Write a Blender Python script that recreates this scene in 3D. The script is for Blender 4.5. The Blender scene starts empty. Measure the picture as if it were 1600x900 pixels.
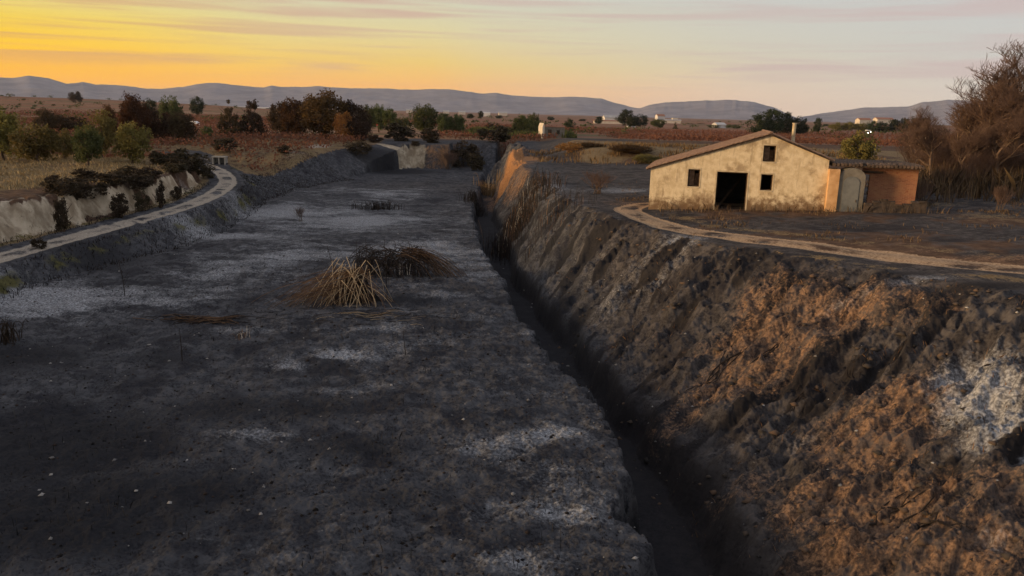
import bpy, bmesh, math, random
import numpy as np
from mathutils import Vector, Matrix, Euler

scene = bpy.context.scene
col = scene.collection
R_ = math.radians

# ------------------------------------------------------------------ camera
FPX = 1210.0                      # focal length in pixels of a 1600 px wide frame
PITCH = math.atan(274 / FPX)
ROLL = R_(1.5)
CAM_H = 11.0
fw = np.array([0, math.cos(PITCH), -math.sin(PITCH)])
r0 = np.array([1.0, 0, 0]); u0 = np.array([0, math.sin(PITCH), math.cos(PITCH)])
RT = math.cos(ROLL) * r0 + math.sin(ROLL) * u0
UP = -math.sin(ROLL) * r0 + math.cos(ROLL) * u0
cd = bpy.data.cameras.new("camera")
cam = bpy.data.objects.new("camera", cd); col.objects.link(cam)
cd.sensor_width = 36.0; cd.lens = 36.0 * FPX / 1600.0
cd.clip_start = 0.1; cd.clip_end = 40000
M = Matrix.Identity(4)
for i in range(3):
    M[i][0] = RT[i]; M[i][1] = UP[i]; M[i][2] = -fw[i]
M[2][3] = CAM_H
cam.matrix_world = M
scene.camera = cam

# ------------------------------------------------------------------ light
SUN_AZ, SUN_EL = -102.0, 4.6      # degrees from +Y, negative is left
sd = bpy.data.lights.new("sun", 'SUN')
sd.energy = 5.0; sd.angle = R_(13.0); sd.color = (1.0, 0.67, 0.36)
sun = bpy.data.objects.new("sun", sd); col.objects.link(sun)
sv = Vector((math.sin(R_(SUN_AZ)) * math.cos(R_(SUN_EL)), math.cos(R_(SUN_AZ)) * math.cos(R_(SUN_EL)), math.sin(R_(SUN_EL))))
sun.rotation_euler = sv.to_track_quat('Z', 'Y').to_euler()

scene.view_settings.view_transform = 'Standard'
scene.view_settings.look = 'None'
scene.view_settings.exposure = 0.0
scene.view_settings.gamma = 1.0
scene.view_settings.use_curve_mapping = False
scene.cycles.max_bounces = 4
scene.cycles.diffuse_bounces = 2
scene.cycles.volume_bounces = 0
scene.cycles.use_denoising = True

def lin(r, g, b, k=1.0):
    f = lambda c: ((c / 255) / 12.92 if c / 255 <= 0.04045 else ((c / 255 + 0.055) / 1.055) ** 2.4) * k
    return (f(r), f(g), f(b), 1.0)

# node helper
class NT:
    def __init__(s, tree): s.t = tree; s.n = tree.nodes; s.l = tree.links
    def new(s, typ, **kw):
        nd = s.n.new(typ)
        for k, v in kw.items():
            if k.startswith('i_'):
                key = k[2:]; key = int(key) if key.isdigit() else key.replace('_', ' ')
                if hasattr(v, 'is_output'): s.l.new(v, nd.inputs[key])
                else: nd.inputs[key].default_value = v
            else: setattr(nd, k, v)
        return nd
    def link(s, a, b): s.l.new(a, b)
    def math(s, op, a, b=0.0, clamp=False):
        nd = s.n.new('ShaderNodeMath'); nd.operation = op; nd.use_clamp = clamp
        for i, v in enumerate((a, b)):
            if hasattr(v, 'is_output'): s.l.new(v, nd.inputs[i])
            else: nd.inputs[i].default_value = v
        return nd.outputs[0]
    def ramp(s, fac, stops, interp='LINEAR'):
        nd = s.n.new('ShaderNodeValToRGB'); nd.color_ramp.interpolation = interp
        e = nd.color_ramp.elements
        while len(e) > 1: e.remove(e[-1])
        e[0].position, e[0].color = stops[0][0], stops[0][1]
        for p, c in stops[1:]:
            x = e.new(p); x.color = c
        s.l.new(fac, nd.inputs[0]); return nd.outputs[0]
    def mix(s, fac, a, b, blend='MIX'):
        nd = s.n.new('ShaderNodeMix'); nd.data_type = 'RGBA'; nd.blend_type = blend
        for k, v in ((0, fac), (6, a), (7, b)):
            if hasattr(v, 'is_output'): s.l.new(v, nd.inputs[k])
            else: nd.inputs[k].default_value = v
        return nd.outputs[2]
    def noise(s, vec, scale, detail=4, rough=0.55, dist=0.0):
        nd = s.n.new('ShaderNodeTexNoise'); nd.inputs['Scale'].default_value = scale
        nd.inputs['Detail'].default_value = detail; nd.inputs['Roughness'].default_value = rough
        nd.inputs['Distortion'].default_value = dist
        if vec is not None: s.l.new(vec, nd.inputs['Vector'])
        return nd.outputs[0]
    def step(s, x, lo, hi):
        nd = s.n.new('ShaderNodeMapRange'); nd.interpolation_type = 'SMOOTHSTEP'
        s.l.new(x, nd.inputs[0]); nd.inputs[1].default_value = lo; nd.inputs[2].default_value = hi
        return nd.outputs[0]
    def scalevec(s, vec, sc):
        nd = s.n.new('ShaderNodeMapping'); nd.inputs['Scale'].default_value = sc
        s.l.new(vec, nd.inputs[0]); return nd.outputs[0]

# ------------------------------------------------------------------ world
world = bpy.data.worlds.new("World"); scene.world = world; world.use_nodes = True
w = NT(world.node_tree); w.n.clear()
GLOW_AZ = -72.0
tc = w.new('ShaderNodeTexCoord').outputs['Generated']
sep = w.new('ShaderNodeSeparateXYZ', i_0=tc)
X, Y, Z = sep.outputs
el = w.math('MAXIMUM', Z, 0.0)                                  # sine of elevation
hl = w.math('SQRT', w.math('ADD', w.math('MULTIPLY', X, X), w.math('MULTIPLY', Y, Y)))
cosa = w.math('DIVIDE', w.math('ADD', w.math('MULTIPLY', X, math.sin(R_(GLOW_AZ))), w.math('MULTIPLY', Y, math.cos(R_(GLOW_AZ)))), w.math('MAXIMUM', hl, 0.001))
S = lambda d: math.sin(R_(d))
elw = w.noise(w.scalevec(tc, (1.3, 1.3, 3)), 2.0, 3)
elv = w.math('ADD', el, w.math('MULTIPLY', w.math('SUBTRACT', elw, 0.5), 0.02))
warm = w.ramp(elv, [(0.0, lin(250, 168, 40, 1.15)), (S(1.4), lin(255, 176, 0, 1.25)), (S(2.6), lin(255, 188, 8, 1.2)), (S(3.6), lin(255, 200, 14, 1.14)), (S(5), lin(252, 214, 68, 1.04)), (S(6.5), lin(238, 223, 140)),
                   (S(9), lin(222, 220, 180)), (S(20), lin(196, 200, 190)), (S(50), lin(164, 178, 194)), (1.0, lin(146, 166, 192))])
midc = w.ramp(elv, [(0.0, lin(248, 176, 104, 1.1)), (S(1.6), lin(250, 188, 112, 1.1)), (S(3.2), lin(242, 209, 130)), (S(5), lin(230, 216, 168)), (S(8.5), lin(208, 212, 200)),
                   (S(20), lin(190, 196, 195)), (S(50), lin(164, 178, 194)), (1.0, lin(146, 166, 192))])
cool = w.ramp(elv, [(0.0, lin(222, 206, 192, 1.1)), (S(2), lin(217, 207, 196, 1.05)), (S(4.5), lin(208, 206, 200)), (S(9), lin(203, 205, 205)),
                   (S(20), lin(182, 190, 198)), (S(50), lin(164, 178, 194)), (1.0, lin(146, 166, 192))])
f1 = w.ramp(w.math('MULTIPLY', w.math('ADD', cosa, 1), 0.5), [((-0.3 + 1) / 2, (0, 0, 0, 1)), ((math.cos(R_(103)) + 1) / 2, (0, 0, 0, 1)), ((math.cos(R_(88)) + 1) / 2, (.28, .28, .28, 1)), ((math.cos(R_(66)) + 1) / 2, (1, 1, 1, 1))])
f2 = w.ramp(w.math('MULTIPLY', w.math('ADD', cosa, 1), 0.5), [((math.cos(R_(70)) + 1) / 2, (0, 0, 0, 1)), ((math.cos(R_(57)) + 1) / 2, (.3, .3, .3, 1)), ((math.cos(R_(46)) + 1) / 2, (.75, .75, .75, 1)), ((math.cos(R_(36)) + 1) / 2, (1, 1, 1, 1))])
base = w.mix(f2, w.mix(f1, cool, midc), warm)
# thin streaks of cloud, long and level
cv = w.scalevec(tc, (1.0, 1.0, 20.0))
c1 = w.noise(cv, 2.6, 6, 0.5, 0.25)
cloudf = w.step(c1, 0.46, 0.64)
c2 = w.noise(w.scalevec(tc, (1.0, 1.0, 34.0)), 2.3, 5, 0.5, 0.2)
cloudf2 = w.step(c2, 0.49, 0.66)
cl = w.math('MAXIMUM', cloudf, w.math('MULTIPLY', cloudf2, 0.75))
# fewer streaks close to the horizon
cl = w.math('MULTIPLY', cl, w.step(el, S(1.2), S(3.6)))
ccol = w.mix(f2, w.mix(f1, lin(207, 185, 182), lin(210, 174, 164)), lin(216, 152, 112))
base = w.mix(w.math('MULTIPLY', cl, 0.70), base, ccol)
sky = w.new('ShaderNodeTexSky', sky_type='NISHITA', sun_disc=False, sun_elevation=R_(SUN_EL), sun_rotation=R_(SUN_AZ))
bgn = w.new('ShaderNodeBackground', i_Color=sky.outputs[0], i_Strength=0.06)
bgc = w.new('ShaderNodeBackground', i_Color=base, i_Strength=1.0)
mixs = w.new('ShaderNodeMixShader', i_0=0.96)
w.link(bgn.outputs[0], mixs.inputs[1]); w.link(bgc.outputs[0], mixs.inputs[2])
out = w.new('ShaderNodeOutputWorld'); w.link(mixs.outputs[0], out.inputs[0])

# ------------------------------------------------------------------ numpy noise
def _hash(ix, iy, seed):
    h = (ix.astype(np.int64) * 374761393 + iy.astype(np.int64) * 668265263 + seed * 1442695041) & 0xFFFFFFFF
    h = ((h ^ (h >> 13)) * 1274126177) & 0xFFFFFFFF
    h = ((h ^ (h >> 16)) * 2246822519) & 0xFFFFFFFF
    return h ^ (h >> 15)
def perlin(x, y, seed=0):
    x0 = np.floor(x); y0 = np.floor(y); fx = x - x0; fy = y - y0
    ux = fx * fx * fx * (fx * (fx * 6 - 15) + 10); uy = fy * fy * fy * (fy * (fy * 6 - 15) + 10)
    def g(ix, iy, dx, dy):
        a = _hash(ix, iy, seed) * (2 * math.pi / 4294967296.0)
        return np.cos(a) * dx + np.sin(a) * dy
    a = g(x0, y0, fx, fy); b = g(x0 + 1, y0, fx - 1, fy); c = g(x0, y0 + 1, fx, fy - 1); d = g(x0 + 1, y0 + 1, fx - 1, fy - 1)
    return ((a + (b - a) * ux) * (1 - uy) + (c + (d - c) * ux) * uy) * 1.5
def fbm(x, y, octv=4, seed=0, gain=0.5, lac=2.03):
    s = np.zeros_like(x); a = 1.0; t = 0
    for o in range(octv):
        s += a * perlin(x, y, seed + o * 17); t += a; a *= gain; x = x * lac + 13.7; y = y * lac - 7.1
    return s / t * 1.6
def ridged(x, y, octv=4, seed=0):
    s = np.zeros_like(x); a = 1.0; t = 0
    for o in range(octv):
        s += a * (1 - np.abs(perlin(x, y, seed + o * 31)) * 1.6); t += a; a *= 0.5; x = x * 2.05 + 3.1; y = y * 2.05 + 9.3
    return s / t
def sst(x, a, b):
    t = np.clip((x - a) / (b - a), 0, 1); return t * t * (3 - 2 * t)
def pl(y, pts):                                   # x of a line as a function of depth
    p = sorted(pts, key=lambda q: q[1]); return np.interp(y, [q[1] for q in p], [q[0] for q in p])
def seg_dist(x, y, pts):
    """distance to a polyline and signed side"""
    best = np.full(x.shape, 1e9); side = np.zeros(x.shape)
    for (ax, ay), (bx, by) in zip(pts[:-1], pts[1:]):
        dx, dy = bx - ax, by - ay; L = dx * dx + dy * dy
        t = np.clip(((x - ax) * dx + (y - ay) * dy) / L, 0, 1)
        px, py = x - ax - t * dx, y - ay - t * dy; d = np.sqrt(px * px + py * py)
        s = np.sign(dx * py - dy * px); m = d < best
        best = np.where(m, d, best); side = np.where(m, s, side)
    return best, side
def smooth_line(pts, n=6):
    out_ = []
    P_ = [pts[0]] + list(pts) + [pts[-1]]
    for i in range(1, len(P_) - 2):
        p0, p1, p2, p3 = map(np.array, P_[i - 1:i + 3])
        for k in range(n):
            t = k / n
            out_.append(tuple(0.5 * ((2 * p1) + (-p0 + p2) * t + (2 * p0 - 5 * p1 + 4 * p2 - p3) * t * t + (-p0 + 3 * p1 - 3 * p2 + p3) * t ** 3)))
    out_.append(tuple(pts[-1])); return out_

# ------------------------------------------------------------------ the lie of the land
GUL = [(3.2, -40), (3.3, 10), (3.16, 16.97), (3.75, 18.3), (2.95, 20.1), (3.75, 22.4), (3.63, 25.5), (3.2, 30), (1.9, 34.6), (0.9, 38.3), (0.05, 43.5), (-0.6, 49.5), (-2.0, 58.3), (-3.3, 69), (-4.9, 87.3), (-5.3, 109), (-6, 150)]
FOOT = [(7.0, -40), (6.0, 14), (6.0, 19.5), (6.3, 22.3), (6.3, 26), (4.9, 32), (3.2, 41.5), (1.6, 50), (-0.3, 65.6), (-2.3, 89), (-3.3, 116), (-4, 150)]
CREST = [(24, -40), (21, 10), (19.8, 20), (19.2, 28), (17.6, 30.5), (16.0, 32), (14.3, 34.5), (12.4, 38.2), (9.6, 42.5), (7.0, 49), (5.6, 55.5), (3.8, 66), (2.4, 80), (2.0, 92), (0.5, 112), (1.3, 125), (2.0, 150)]
LTR = [(-33, -40), (-32.6, 30), (-32.2, 47.8), (-31.8, 54), (-31.1, 61.9), (-30.6, 73.3), (-32.2, 85), (-35.4, 95.8), (-42.3, 109.7), (-52, 121)]
LTR_S = smooth_line(LTR)
LFOOT = [(-29, -40), (-29.8, 30), (-29.0, 46), (-27.6, 52), (-26.2, 58.2), (-27.0, 72.6), (-29.5, 92), (-30, 106), (-26.5, 121), (-23.4, 140), (-21, 150)]
RTR = [(19.5, 55.5), (15.5, 58.2), (10.6, 59.0), (8.6, 56.8), (8.0, 53.5), (8.9, 49), (11.1, 44.4), (13.5, 40.8), (15.8, 37.8), (17.8, 35.5), (19.8, 33.7), (21.9, 32.1), (27, 28.5), (36, 22)]
RTR_S = smooth_line(RTR)
HOUSE_O = (9.54, 54.98); HOUSE_T = R_(14)

def plain_z(x, y):
    r = np.sqrt(x * x + y * y)
    z = 4.6 + 0.9 * fbm(x / 160, y / 160, 3, 5) * sst(r, 120, 400)
    z = z + 9.5 * np.exp(-(((x + 430) / 230) ** 2 + ((y - 640) / 170) ** 2))          # brown ridge, far left
    z = z + 5.0 * np.exp(-(((x - 520) / 260) ** 2 + ((y - 900) / 160) ** 2))
    return z

def height(x, y, fine=True):
    """terrain height; returns z and a dict of masks"""
    x = np.asarray(x, float); y = np.asarray(y, float)
    wob = 0.55 * fbm(x / 3.1, y / 3.1, 4, 11) + 0.9 * fbm(x / 11, y / 11, 2, 12)
    g = pl(y, GUL) + (0.42 * fbm(x / 1.5 + 40, y / 1.5, 4, 21, .6) + 0.15 * np.abs(fbm(x / .45, y / .45, 2, 22)) + 0.12 * wob) * sst(y, 5, 15)
    ft = pl(y, FOOT) + 0.5 * wob
    cr = pl(y, CREST) + 1.1 * wob
    crg = np.exp(-((y - 126) / 20) ** 4) * 2.6 * (ridged(y / 5.5, x / 9, 3, 57) - 0.62)
    ft = ft + crg; cr = cr + crg * 0.8
    # --- ravine floor
    z = 0.15 * fbm(x / 6, y / 6, 3, 31) + 0.25 * fbm(x / 22, y / 22, 2, 32)
    if fine:
        near = 1 - sst(y, 35, 90)
        z = z + (0.16 * fbm(x / 1.0, y / 1.0, 5, 33, 0.62) + 0.05 * np.abs(fbm(x / 0.22, y / 0.22, 2, 34))) * (0.35 + 0.65 * near)
    # --- gully cut into the floor
    bed = np.interp(y, [0, 20, 60, 110, 150], [-2.5, -2.4, -2.1, -1.7, -1.0]) + 0.12 * wob
    cut = sst(x - g, -0.1, 0.55)
    rim = np.exp(-((x - g + 0.6) / 0.7) ** 2) * 0.12 * fbm(x / 2, y / 2, 3, 35)
    z = z + rim
    z = z * (1 - cut) + bed * cut
    # --- right bank
    s = np.clip((x - ft) / np.maximum(cr - ft, 0.5), 0, 1)
    prof = 0.80 * (0.36 * s + 0.64 * (s * s * (3 - 2 * s))) + 0.20 * sst(s, 0.0, 0.10 + 0.06 * wob)
    prof = np.where(y > 95, prof * (1 - sst(y, 95, 115)) + sst(s, 0.05, 0.75) * sst(y, 95, 115), prof)
    plat = 4.5 + 0.05 * np.clip(x - 9.5, 0, 30) - 0.01 * np.clip(9.5 - x, 0, 20) + 0.12 * fbm(x / 7, y / 7, 3, 41) + 0.15 * sst(-y, -28, 0)
    zb = bed + (plat - bed) * prof
    if fine:
        env = np.clip(4 * s * (1 - s) * 1.5, 0, 1) + 0.25
        # rills running down the slope, towards the gully
        a = R_(-32); uu = x * math.cos(a) - y * math.sin(a); vv = x * math.sin(a) + y * math.cos(a)
        ril = ridged(uu / 4.6, vv / 0.9 + 0.35 * wob, 4, 51)
        lump = fbm(x / 1.6, y / 1.6, 5, 52, 0.6)
        clod = np.abs(fbm(x / 0.33, y / 0.33, 3, 53, 0.6))
        zb = zb + env * (0.42 * (ril - 0.45) + 0.36 * lump + 0.07 * clod + 0.22 * (sst(fbm(uu / 3.4 + 50, vv / 1.5, 3, 54), .0, .3) - .4)) * np.interp(y, [10, 30, 60, 120], [0.9, 1, 0.9, 0.8])
    if fine:                                                     # eroded earth pinnacles of the orange crag
        cr_ = np.exp(-((y - 126) / 24) ** 4) * np.clip(s * 3, 0, 1) * (x < cr + 3) * (x > ft)
        zb = zb + cr_ * (1.1 * (ridged(x / 3.2, y / 7, 3, 57) - .5) + .9 * sst(fbm(x / 4, y / 11, 2, 58), 0, .3) + .9 * (ridged(x / 1.6 + y / 9, y / 2.6, 3, 59) - .5))
    z = np.where(x > ft - 0.0, np.maximum(zb, bed - 0.2), z)
    # --- left: bank, track, cliff, terrace
    td, ts = seg_dist(x, y, LTR_S)
    tz = np.interp(y, [0, 47.8, 62, 87, 110, 130], [1.2, 1.3, 1.6, 2.0, 2.3, 3.2])
    lf = pl(y, LFOOT) + 0.5 * wob
    left = x < lf
    tl = pl(y, LTR)
    bank = tz * sst((lf - x) / np.maximum(lf - (tl + 1.6), 0.6), 0.0, 1.0)
    if fine: bank = bank + 0.22 * fbm(x / 0.9, y / 0.9, 4, 61) * sst(lf - x, 0, 1)
    far_left = sst(y, 112, 124)                                   # burnt mound beyond the bend
    mound = (4.0 + 0.5 * wob) * sst((lf - x) / (7.5 + 1.5 * wob), 0, 1)
    bank = bank * (1 - far_left) + mound * far_left
    terr = 4.0 + 0.15 * fbm(x / 9, y / 9, 3, 62)
    edge = 2.7 + 0.7 * np.abs(wob) + 1.3 * sst(fbm(x / 5.5, y / 5.5, 2, 63), 0.0, 0.6)
    dL = np.where(ts > 0, td, -td)                                # positive on the terrace side
    cl_ = sst(dL, edge, edge + 1.5 + 1.6 * sst(fbm(x / 4 + 9, y / 4, 2, 64), -0.1, 0.5))
    cl_ = cl_ * sst(-y, -118, -100)
    zl = np.where(td < 1.55, tz + 0.02, bank)
    trk = 1 - sst(td, 1.45, 2.1); trk = trk * (1 - far_left)
    zl = bank * (1 - trk) + tz * trk
    zl = np.where((dL > 0) & (y < 124), tz, zl)
    zl = zl * (1 - cl_) + terr * cl_
    zl = np.where(y >= 118, np.maximum(zl, bank), zl)
    zl = zl - 0.10 * trk * (np.exp(-((td - 0.75) / 0.28) ** 2)) + (0.05 * fbm(x / 1.2, y / 1.2, 3, 66) if fine else 0)
    lm = sst(lf - x, -0.2, 0.3)
    z = z * (1 - lm) + zl * lm
    # --- far end of the ravine, then the plain
    pz = plain_z(x, y)
    e0 = 150 + 4.5 * fbm(x / 9, 0 * x, 3, 71) + 2.5 * wob + np.where(x < -13, -1.0, 5.0)
    far = sst(y, e0, e0 + np.where(x < -12, 3.5, 14))
    zr = plat + (6.3 - plat) * sst(y + 0.25 * x, 108, 122) * sst(x, 4, 12) - 1.4 * sst(y, 150, 300) * sst(x, 4, 12)
    z = np.where(x > ft, np.where(s >= 1, zr, z), z)
    blendp = np.where(x > ft, sst(y, 150, 230), np.where(x < lf - 1, sst(y, 122, 160), far))
    z = z * (1 - blendp) + pz * blendp
    tdR, tsR = seg_dist(x, y, RTR_S)
    z = z - 0.05 * np.exp(-((tdR - 0.72) / 0.25) ** 2) * (x > 4) * (y < 62)
    m = dict(wob=wob, g=g, ft=ft, cr=cr, s=s, td=td, dL=dL, cl=cl_, lf=lf, far=blendp, tdR=tdR, tsR=tsR, e0=e0, trk=trk, cut=cut, edge=edge)
    return z, m

_G = {}
def H(x, y):
    """ground height at a point, from a fine table near the camera"""
    if not _G:
        _G['x'] = np.arange(-80, 60, 0.25); _G['y'] = np.arange(8, 190, 0.25); gx, gy = np.meshgrid(_G['x'], _G['y']); _G['z'] = height(gx, gy)[0]
    i, j = (x + 80) / .25, (y - 8) / .25
    if not (0 <= i < len(_G['x']) - 1 and 0 <= j < len(_G['y']) - 1): return float(height(np.array([x]), np.array([y]))[0][0])
    a, b_ = int(i), int(j); u, v = i - a, j - b_; z = _G['z']
    return float((z[b_, a] * (1 - u) + z[b_, a + 1] * u) * (1 - v) + (z[b_ + 1, a] * (1 - u) + z[b_ + 1, a + 1] * u) * v)
def ray(px, py):
    d = fw * FPX + RT * (px - 800) + UP * (450 - py); return d / d[1]
def hit(px, py, t0=6.0, t1=900.0):
    """first ground point along the line of sight of a feature in the photograph"""
    d = ray(px, py); t = t0 * (t1 / t0) ** np.linspace(0, 1, 1500)
    zz = height(d[0] * t, t, False)[0]; k = np.argmax(CAM_H + d[2] * t < zz); t = t[k]
    return (d[0] * t, t)
def at_depth(px, dep):
    """ground point at a known depth, on the bearing of a feature"""
    z = 4.0
    for _ in range(4):
        v = np.array([0.0, dep, z - CAM_H])
        # solve x for pixel column px
        A = RT[0] * FPX - (px - 800) * fw[0]
        B = (px - 800) * (v @ fw) - FPX * (v @ RT)
        x = B / A; z = H(x, dep)
    return x, dep, z
def top_height(px, py, dep, z):
    x = at_depth(px, dep)[0]
    d = ray(px, py); return CAM_H + d[2] * dep - z

# ------------------------------------------------------------------ mesh helpers
def mesh_np(name, v, f, smooth=False):
    v = np.asarray(v, np.float32); f = np.asarray(f, np.int32)
    me = bpy.data.meshes.new(name)
    n, k = f.shape
    me.vertices.add(len(v)); me.vertices.foreach_set('co', v.ravel())
    me.loops.add(n * k); me.loops.foreach_set('vertex_index', f.ravel())
    me.polygons.add(n); me.polygons.foreach_set('loop_start', np.arange(0, n * k, k, dtype=np.int32))
    me.polygons.foreach_set('loop_total', np.full(n, k, np.int32))
    if smooth: me.polygons.foreach_set('use_smooth', np.ones(n, bool))
    me.update(calc_edges=True); me.validate()
    return me
def link(name, me, mat=None, parent=None, **props):
    o = bpy.data.objects.new(name, me); col.objects.link(o)
    if mat is not None and len(me.materials) == 0: me.materials.append(mat)
    if parent is not None: o.parent = parent
    for k, v in props.items(): o[k] = v
    return o
def thing(name, label, cat, loc, rz=0.0, group=None):
    o = bpy.data.objects.new(name, None); col.objects.link(o)
    o.empty_display_size = 0.3
    o.location = loc; o.rotation_euler = (0, 0, rz); o['label'] = label; o['category'] = cat
    if group: o['group'] = group
    return o
class MB:
    """collects boxes, prisms and tubes into one mesh"""
    def __init__(s): s.v = []; s.f = []
    def add(s, vs, fs):
        b = len(s.v); s.v += [tuple(p) for p in vs]; s.f += [tuple(b + i for i in f) for f in fs]
    def box(s, x0, x1, y0, y1, z0, z1, jit=0, rng=random):
        j = lambda: rng.uniform(-jit, jit) if jit else 0
        vs = [(x + j(), y + j(), z + j()) for z in (z0, z1) for y in (y0, y1) for x in (x0, x1)]
        s.add(vs, [(0, 2, 3, 1), (4, 5, 7, 6), (0, 1, 5, 4), (2, 6, 7, 3), (0, 4, 6, 2), (1, 3, 7, 5)])
    def prism(s, prof, y0, y1):              # profile in xz, counter-clockwise seen from -y
        n = len(prof)
        vs = [(x, y0, z) for x, z in prof] + [(x, y1, z) for x, z in prof]
        fs = [tuple(range(n)), tuple(range(2 * n - 1, n - 1, -1))]
        fs += [(i, n + i, n + (i + 1) % n, (i + 1) % n) for i in range(n)]
        s.add(vs, fs)
    def tube(s, pts, rad, sides=5):
        pts = [Vector(p) for p in pts]; n = len(pts)
        rings = []
        for i, p in enumerate(pts):
            d = (pts[min(i + 1, n - 1)] - pts[max(i - 1, 0)]).normalized()
            a = d.orthogonal().normalized(); b = d.cross(a)
            r = rad[i] if hasattr(rad, '__len__') else rad
            rings.append([p + (a * math.cos(2 * math.pi * k / sides) + b * math.sin(2 * math.pi * k / sides)) * r for k in range(sides)])
        vs = [q for r in rings for q in r]; fs = []
        for i in range(n - 1):
            for k in range(sides):
                k2 = (k + 1) % sides
                fs.append((i * sides + k, i * sides + k2, (i + 1) * sides + k2, (i + 1) * sides + k))
        fs.append(tuple(range(sides - 1, -1, -1))); fs.append(tuple((n - 1) * sides + k for k in range(sides)))
        s.add(vs, fs)
    def mesh(s, name, bevel=0.0):
        me = bpy.data.meshes.new(name); me.from_pydata(s.v, [], s.f); me.update()
        if bevel:
            bm = bmesh.new(); bm.from_mesh(me)
            bmesh.ops.bevel(bm, geom=bm.edges[:] , offset=bevel, segments=1, affect='EDGES'); bm.to_mesh(me); bm.free()
        return me

# ------------------------------------------------------------------ materials
def new_mat(name):
    m = bpy.data.materials.new(name); m.use_nodes = True
    t = NT(m.node_tree); t.n.clear()
    b = t.new('ShaderNodeBsdfPrincipled'); o = t.new('ShaderNodeOutputMaterial'); t.link(b.outputs[0], o.inputs[0])
    b.inputs['Roughness'].default_value = 0.9
    b.inputs['Specular IOR Level'].default_value = 0.15
    return m, t, b
def pos(t, space='Object'):
    if space == 'World': return t.new('ShaderNodeNewGeometry').outputs['Position']
    return t.new('ShaderNodeTexCoord').outputs['Object']
def simple_mat(name, c1, c2, scale=3.0, rough=0.85, bump=0.15, spec=0.15, metallic=0.0):
    m, t, b = new_mat(name); p = pos(t)
    n = t.noise(p, scale, 5, 0.6); t.link(t.mix(t.step(n, 0.3, 0.7), c1, c2), b.inputs['Base Color'])
    b.inputs['Roughness'].default_value = rough; b.inputs['Metallic'].default_value = metallic
    b.inputs['Specular IOR Level'].default_value = spec
    if bump:
        bp = t.new('ShaderNodeBump', i_Height=t.noise(p, scale * 6, 4), i_Strength=bump, i_Distance=0.05); t.link(bp.outputs[0], b.inputs['Normal'])
    return m
def leaf_mat(name, a, bcol, c, trans=0.25):
    """foliage: clumps of lighter and darker leaf, each leaf a little different"""
    m, t, b = new_mat(name)
    geo = t.new('ShaderNodeNewGeometry'); oi = t.new('ShaderNodeObjectInfo')
    cl = t.noise(pos(t), 4.0, 3)
    rnd = geo.outputs['Random Per Island']
    x = t.mix(t.step(cl, 0.35, 0.65), a, bcol)
    x = t.mix(t.math('MULTIPLY', rnd, 0.6), x, c)
    hsv = t.new('ShaderNodeHueSaturation', i_Color=x)
    t.link(t.math('ADD', 0.75, t.math('MULTIPLY', oi.outputs['Random'], 0.5)), hsv.inputs['Value'])
    t.link(t.math('ADD', 0.48, t.math('MULTIPLY', oi.outputs['Random'], 0.04)), hsv.inputs['Hue'])
    t.link(hsv.outputs[0], b.inputs['Base Color'])
    tr = t.new('ShaderNodeBsdfTranslucent'); t.link(hsv.outputs[0], tr.inputs[0])
    mx = t.new('ShaderNodeMixShader', i_0=trans); t.link(b.outputs[0], mx.inputs[1]); t.link(tr.outputs[0], mx.inputs[2])
    o = [n for n in t.n if n.type == 'OUTPUT_MATERIAL'][0]; t.link(mx.outputs[0], o.inputs[0])
    return m
rgb = lambda r, g, b: (r, g, b, 1)
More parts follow.
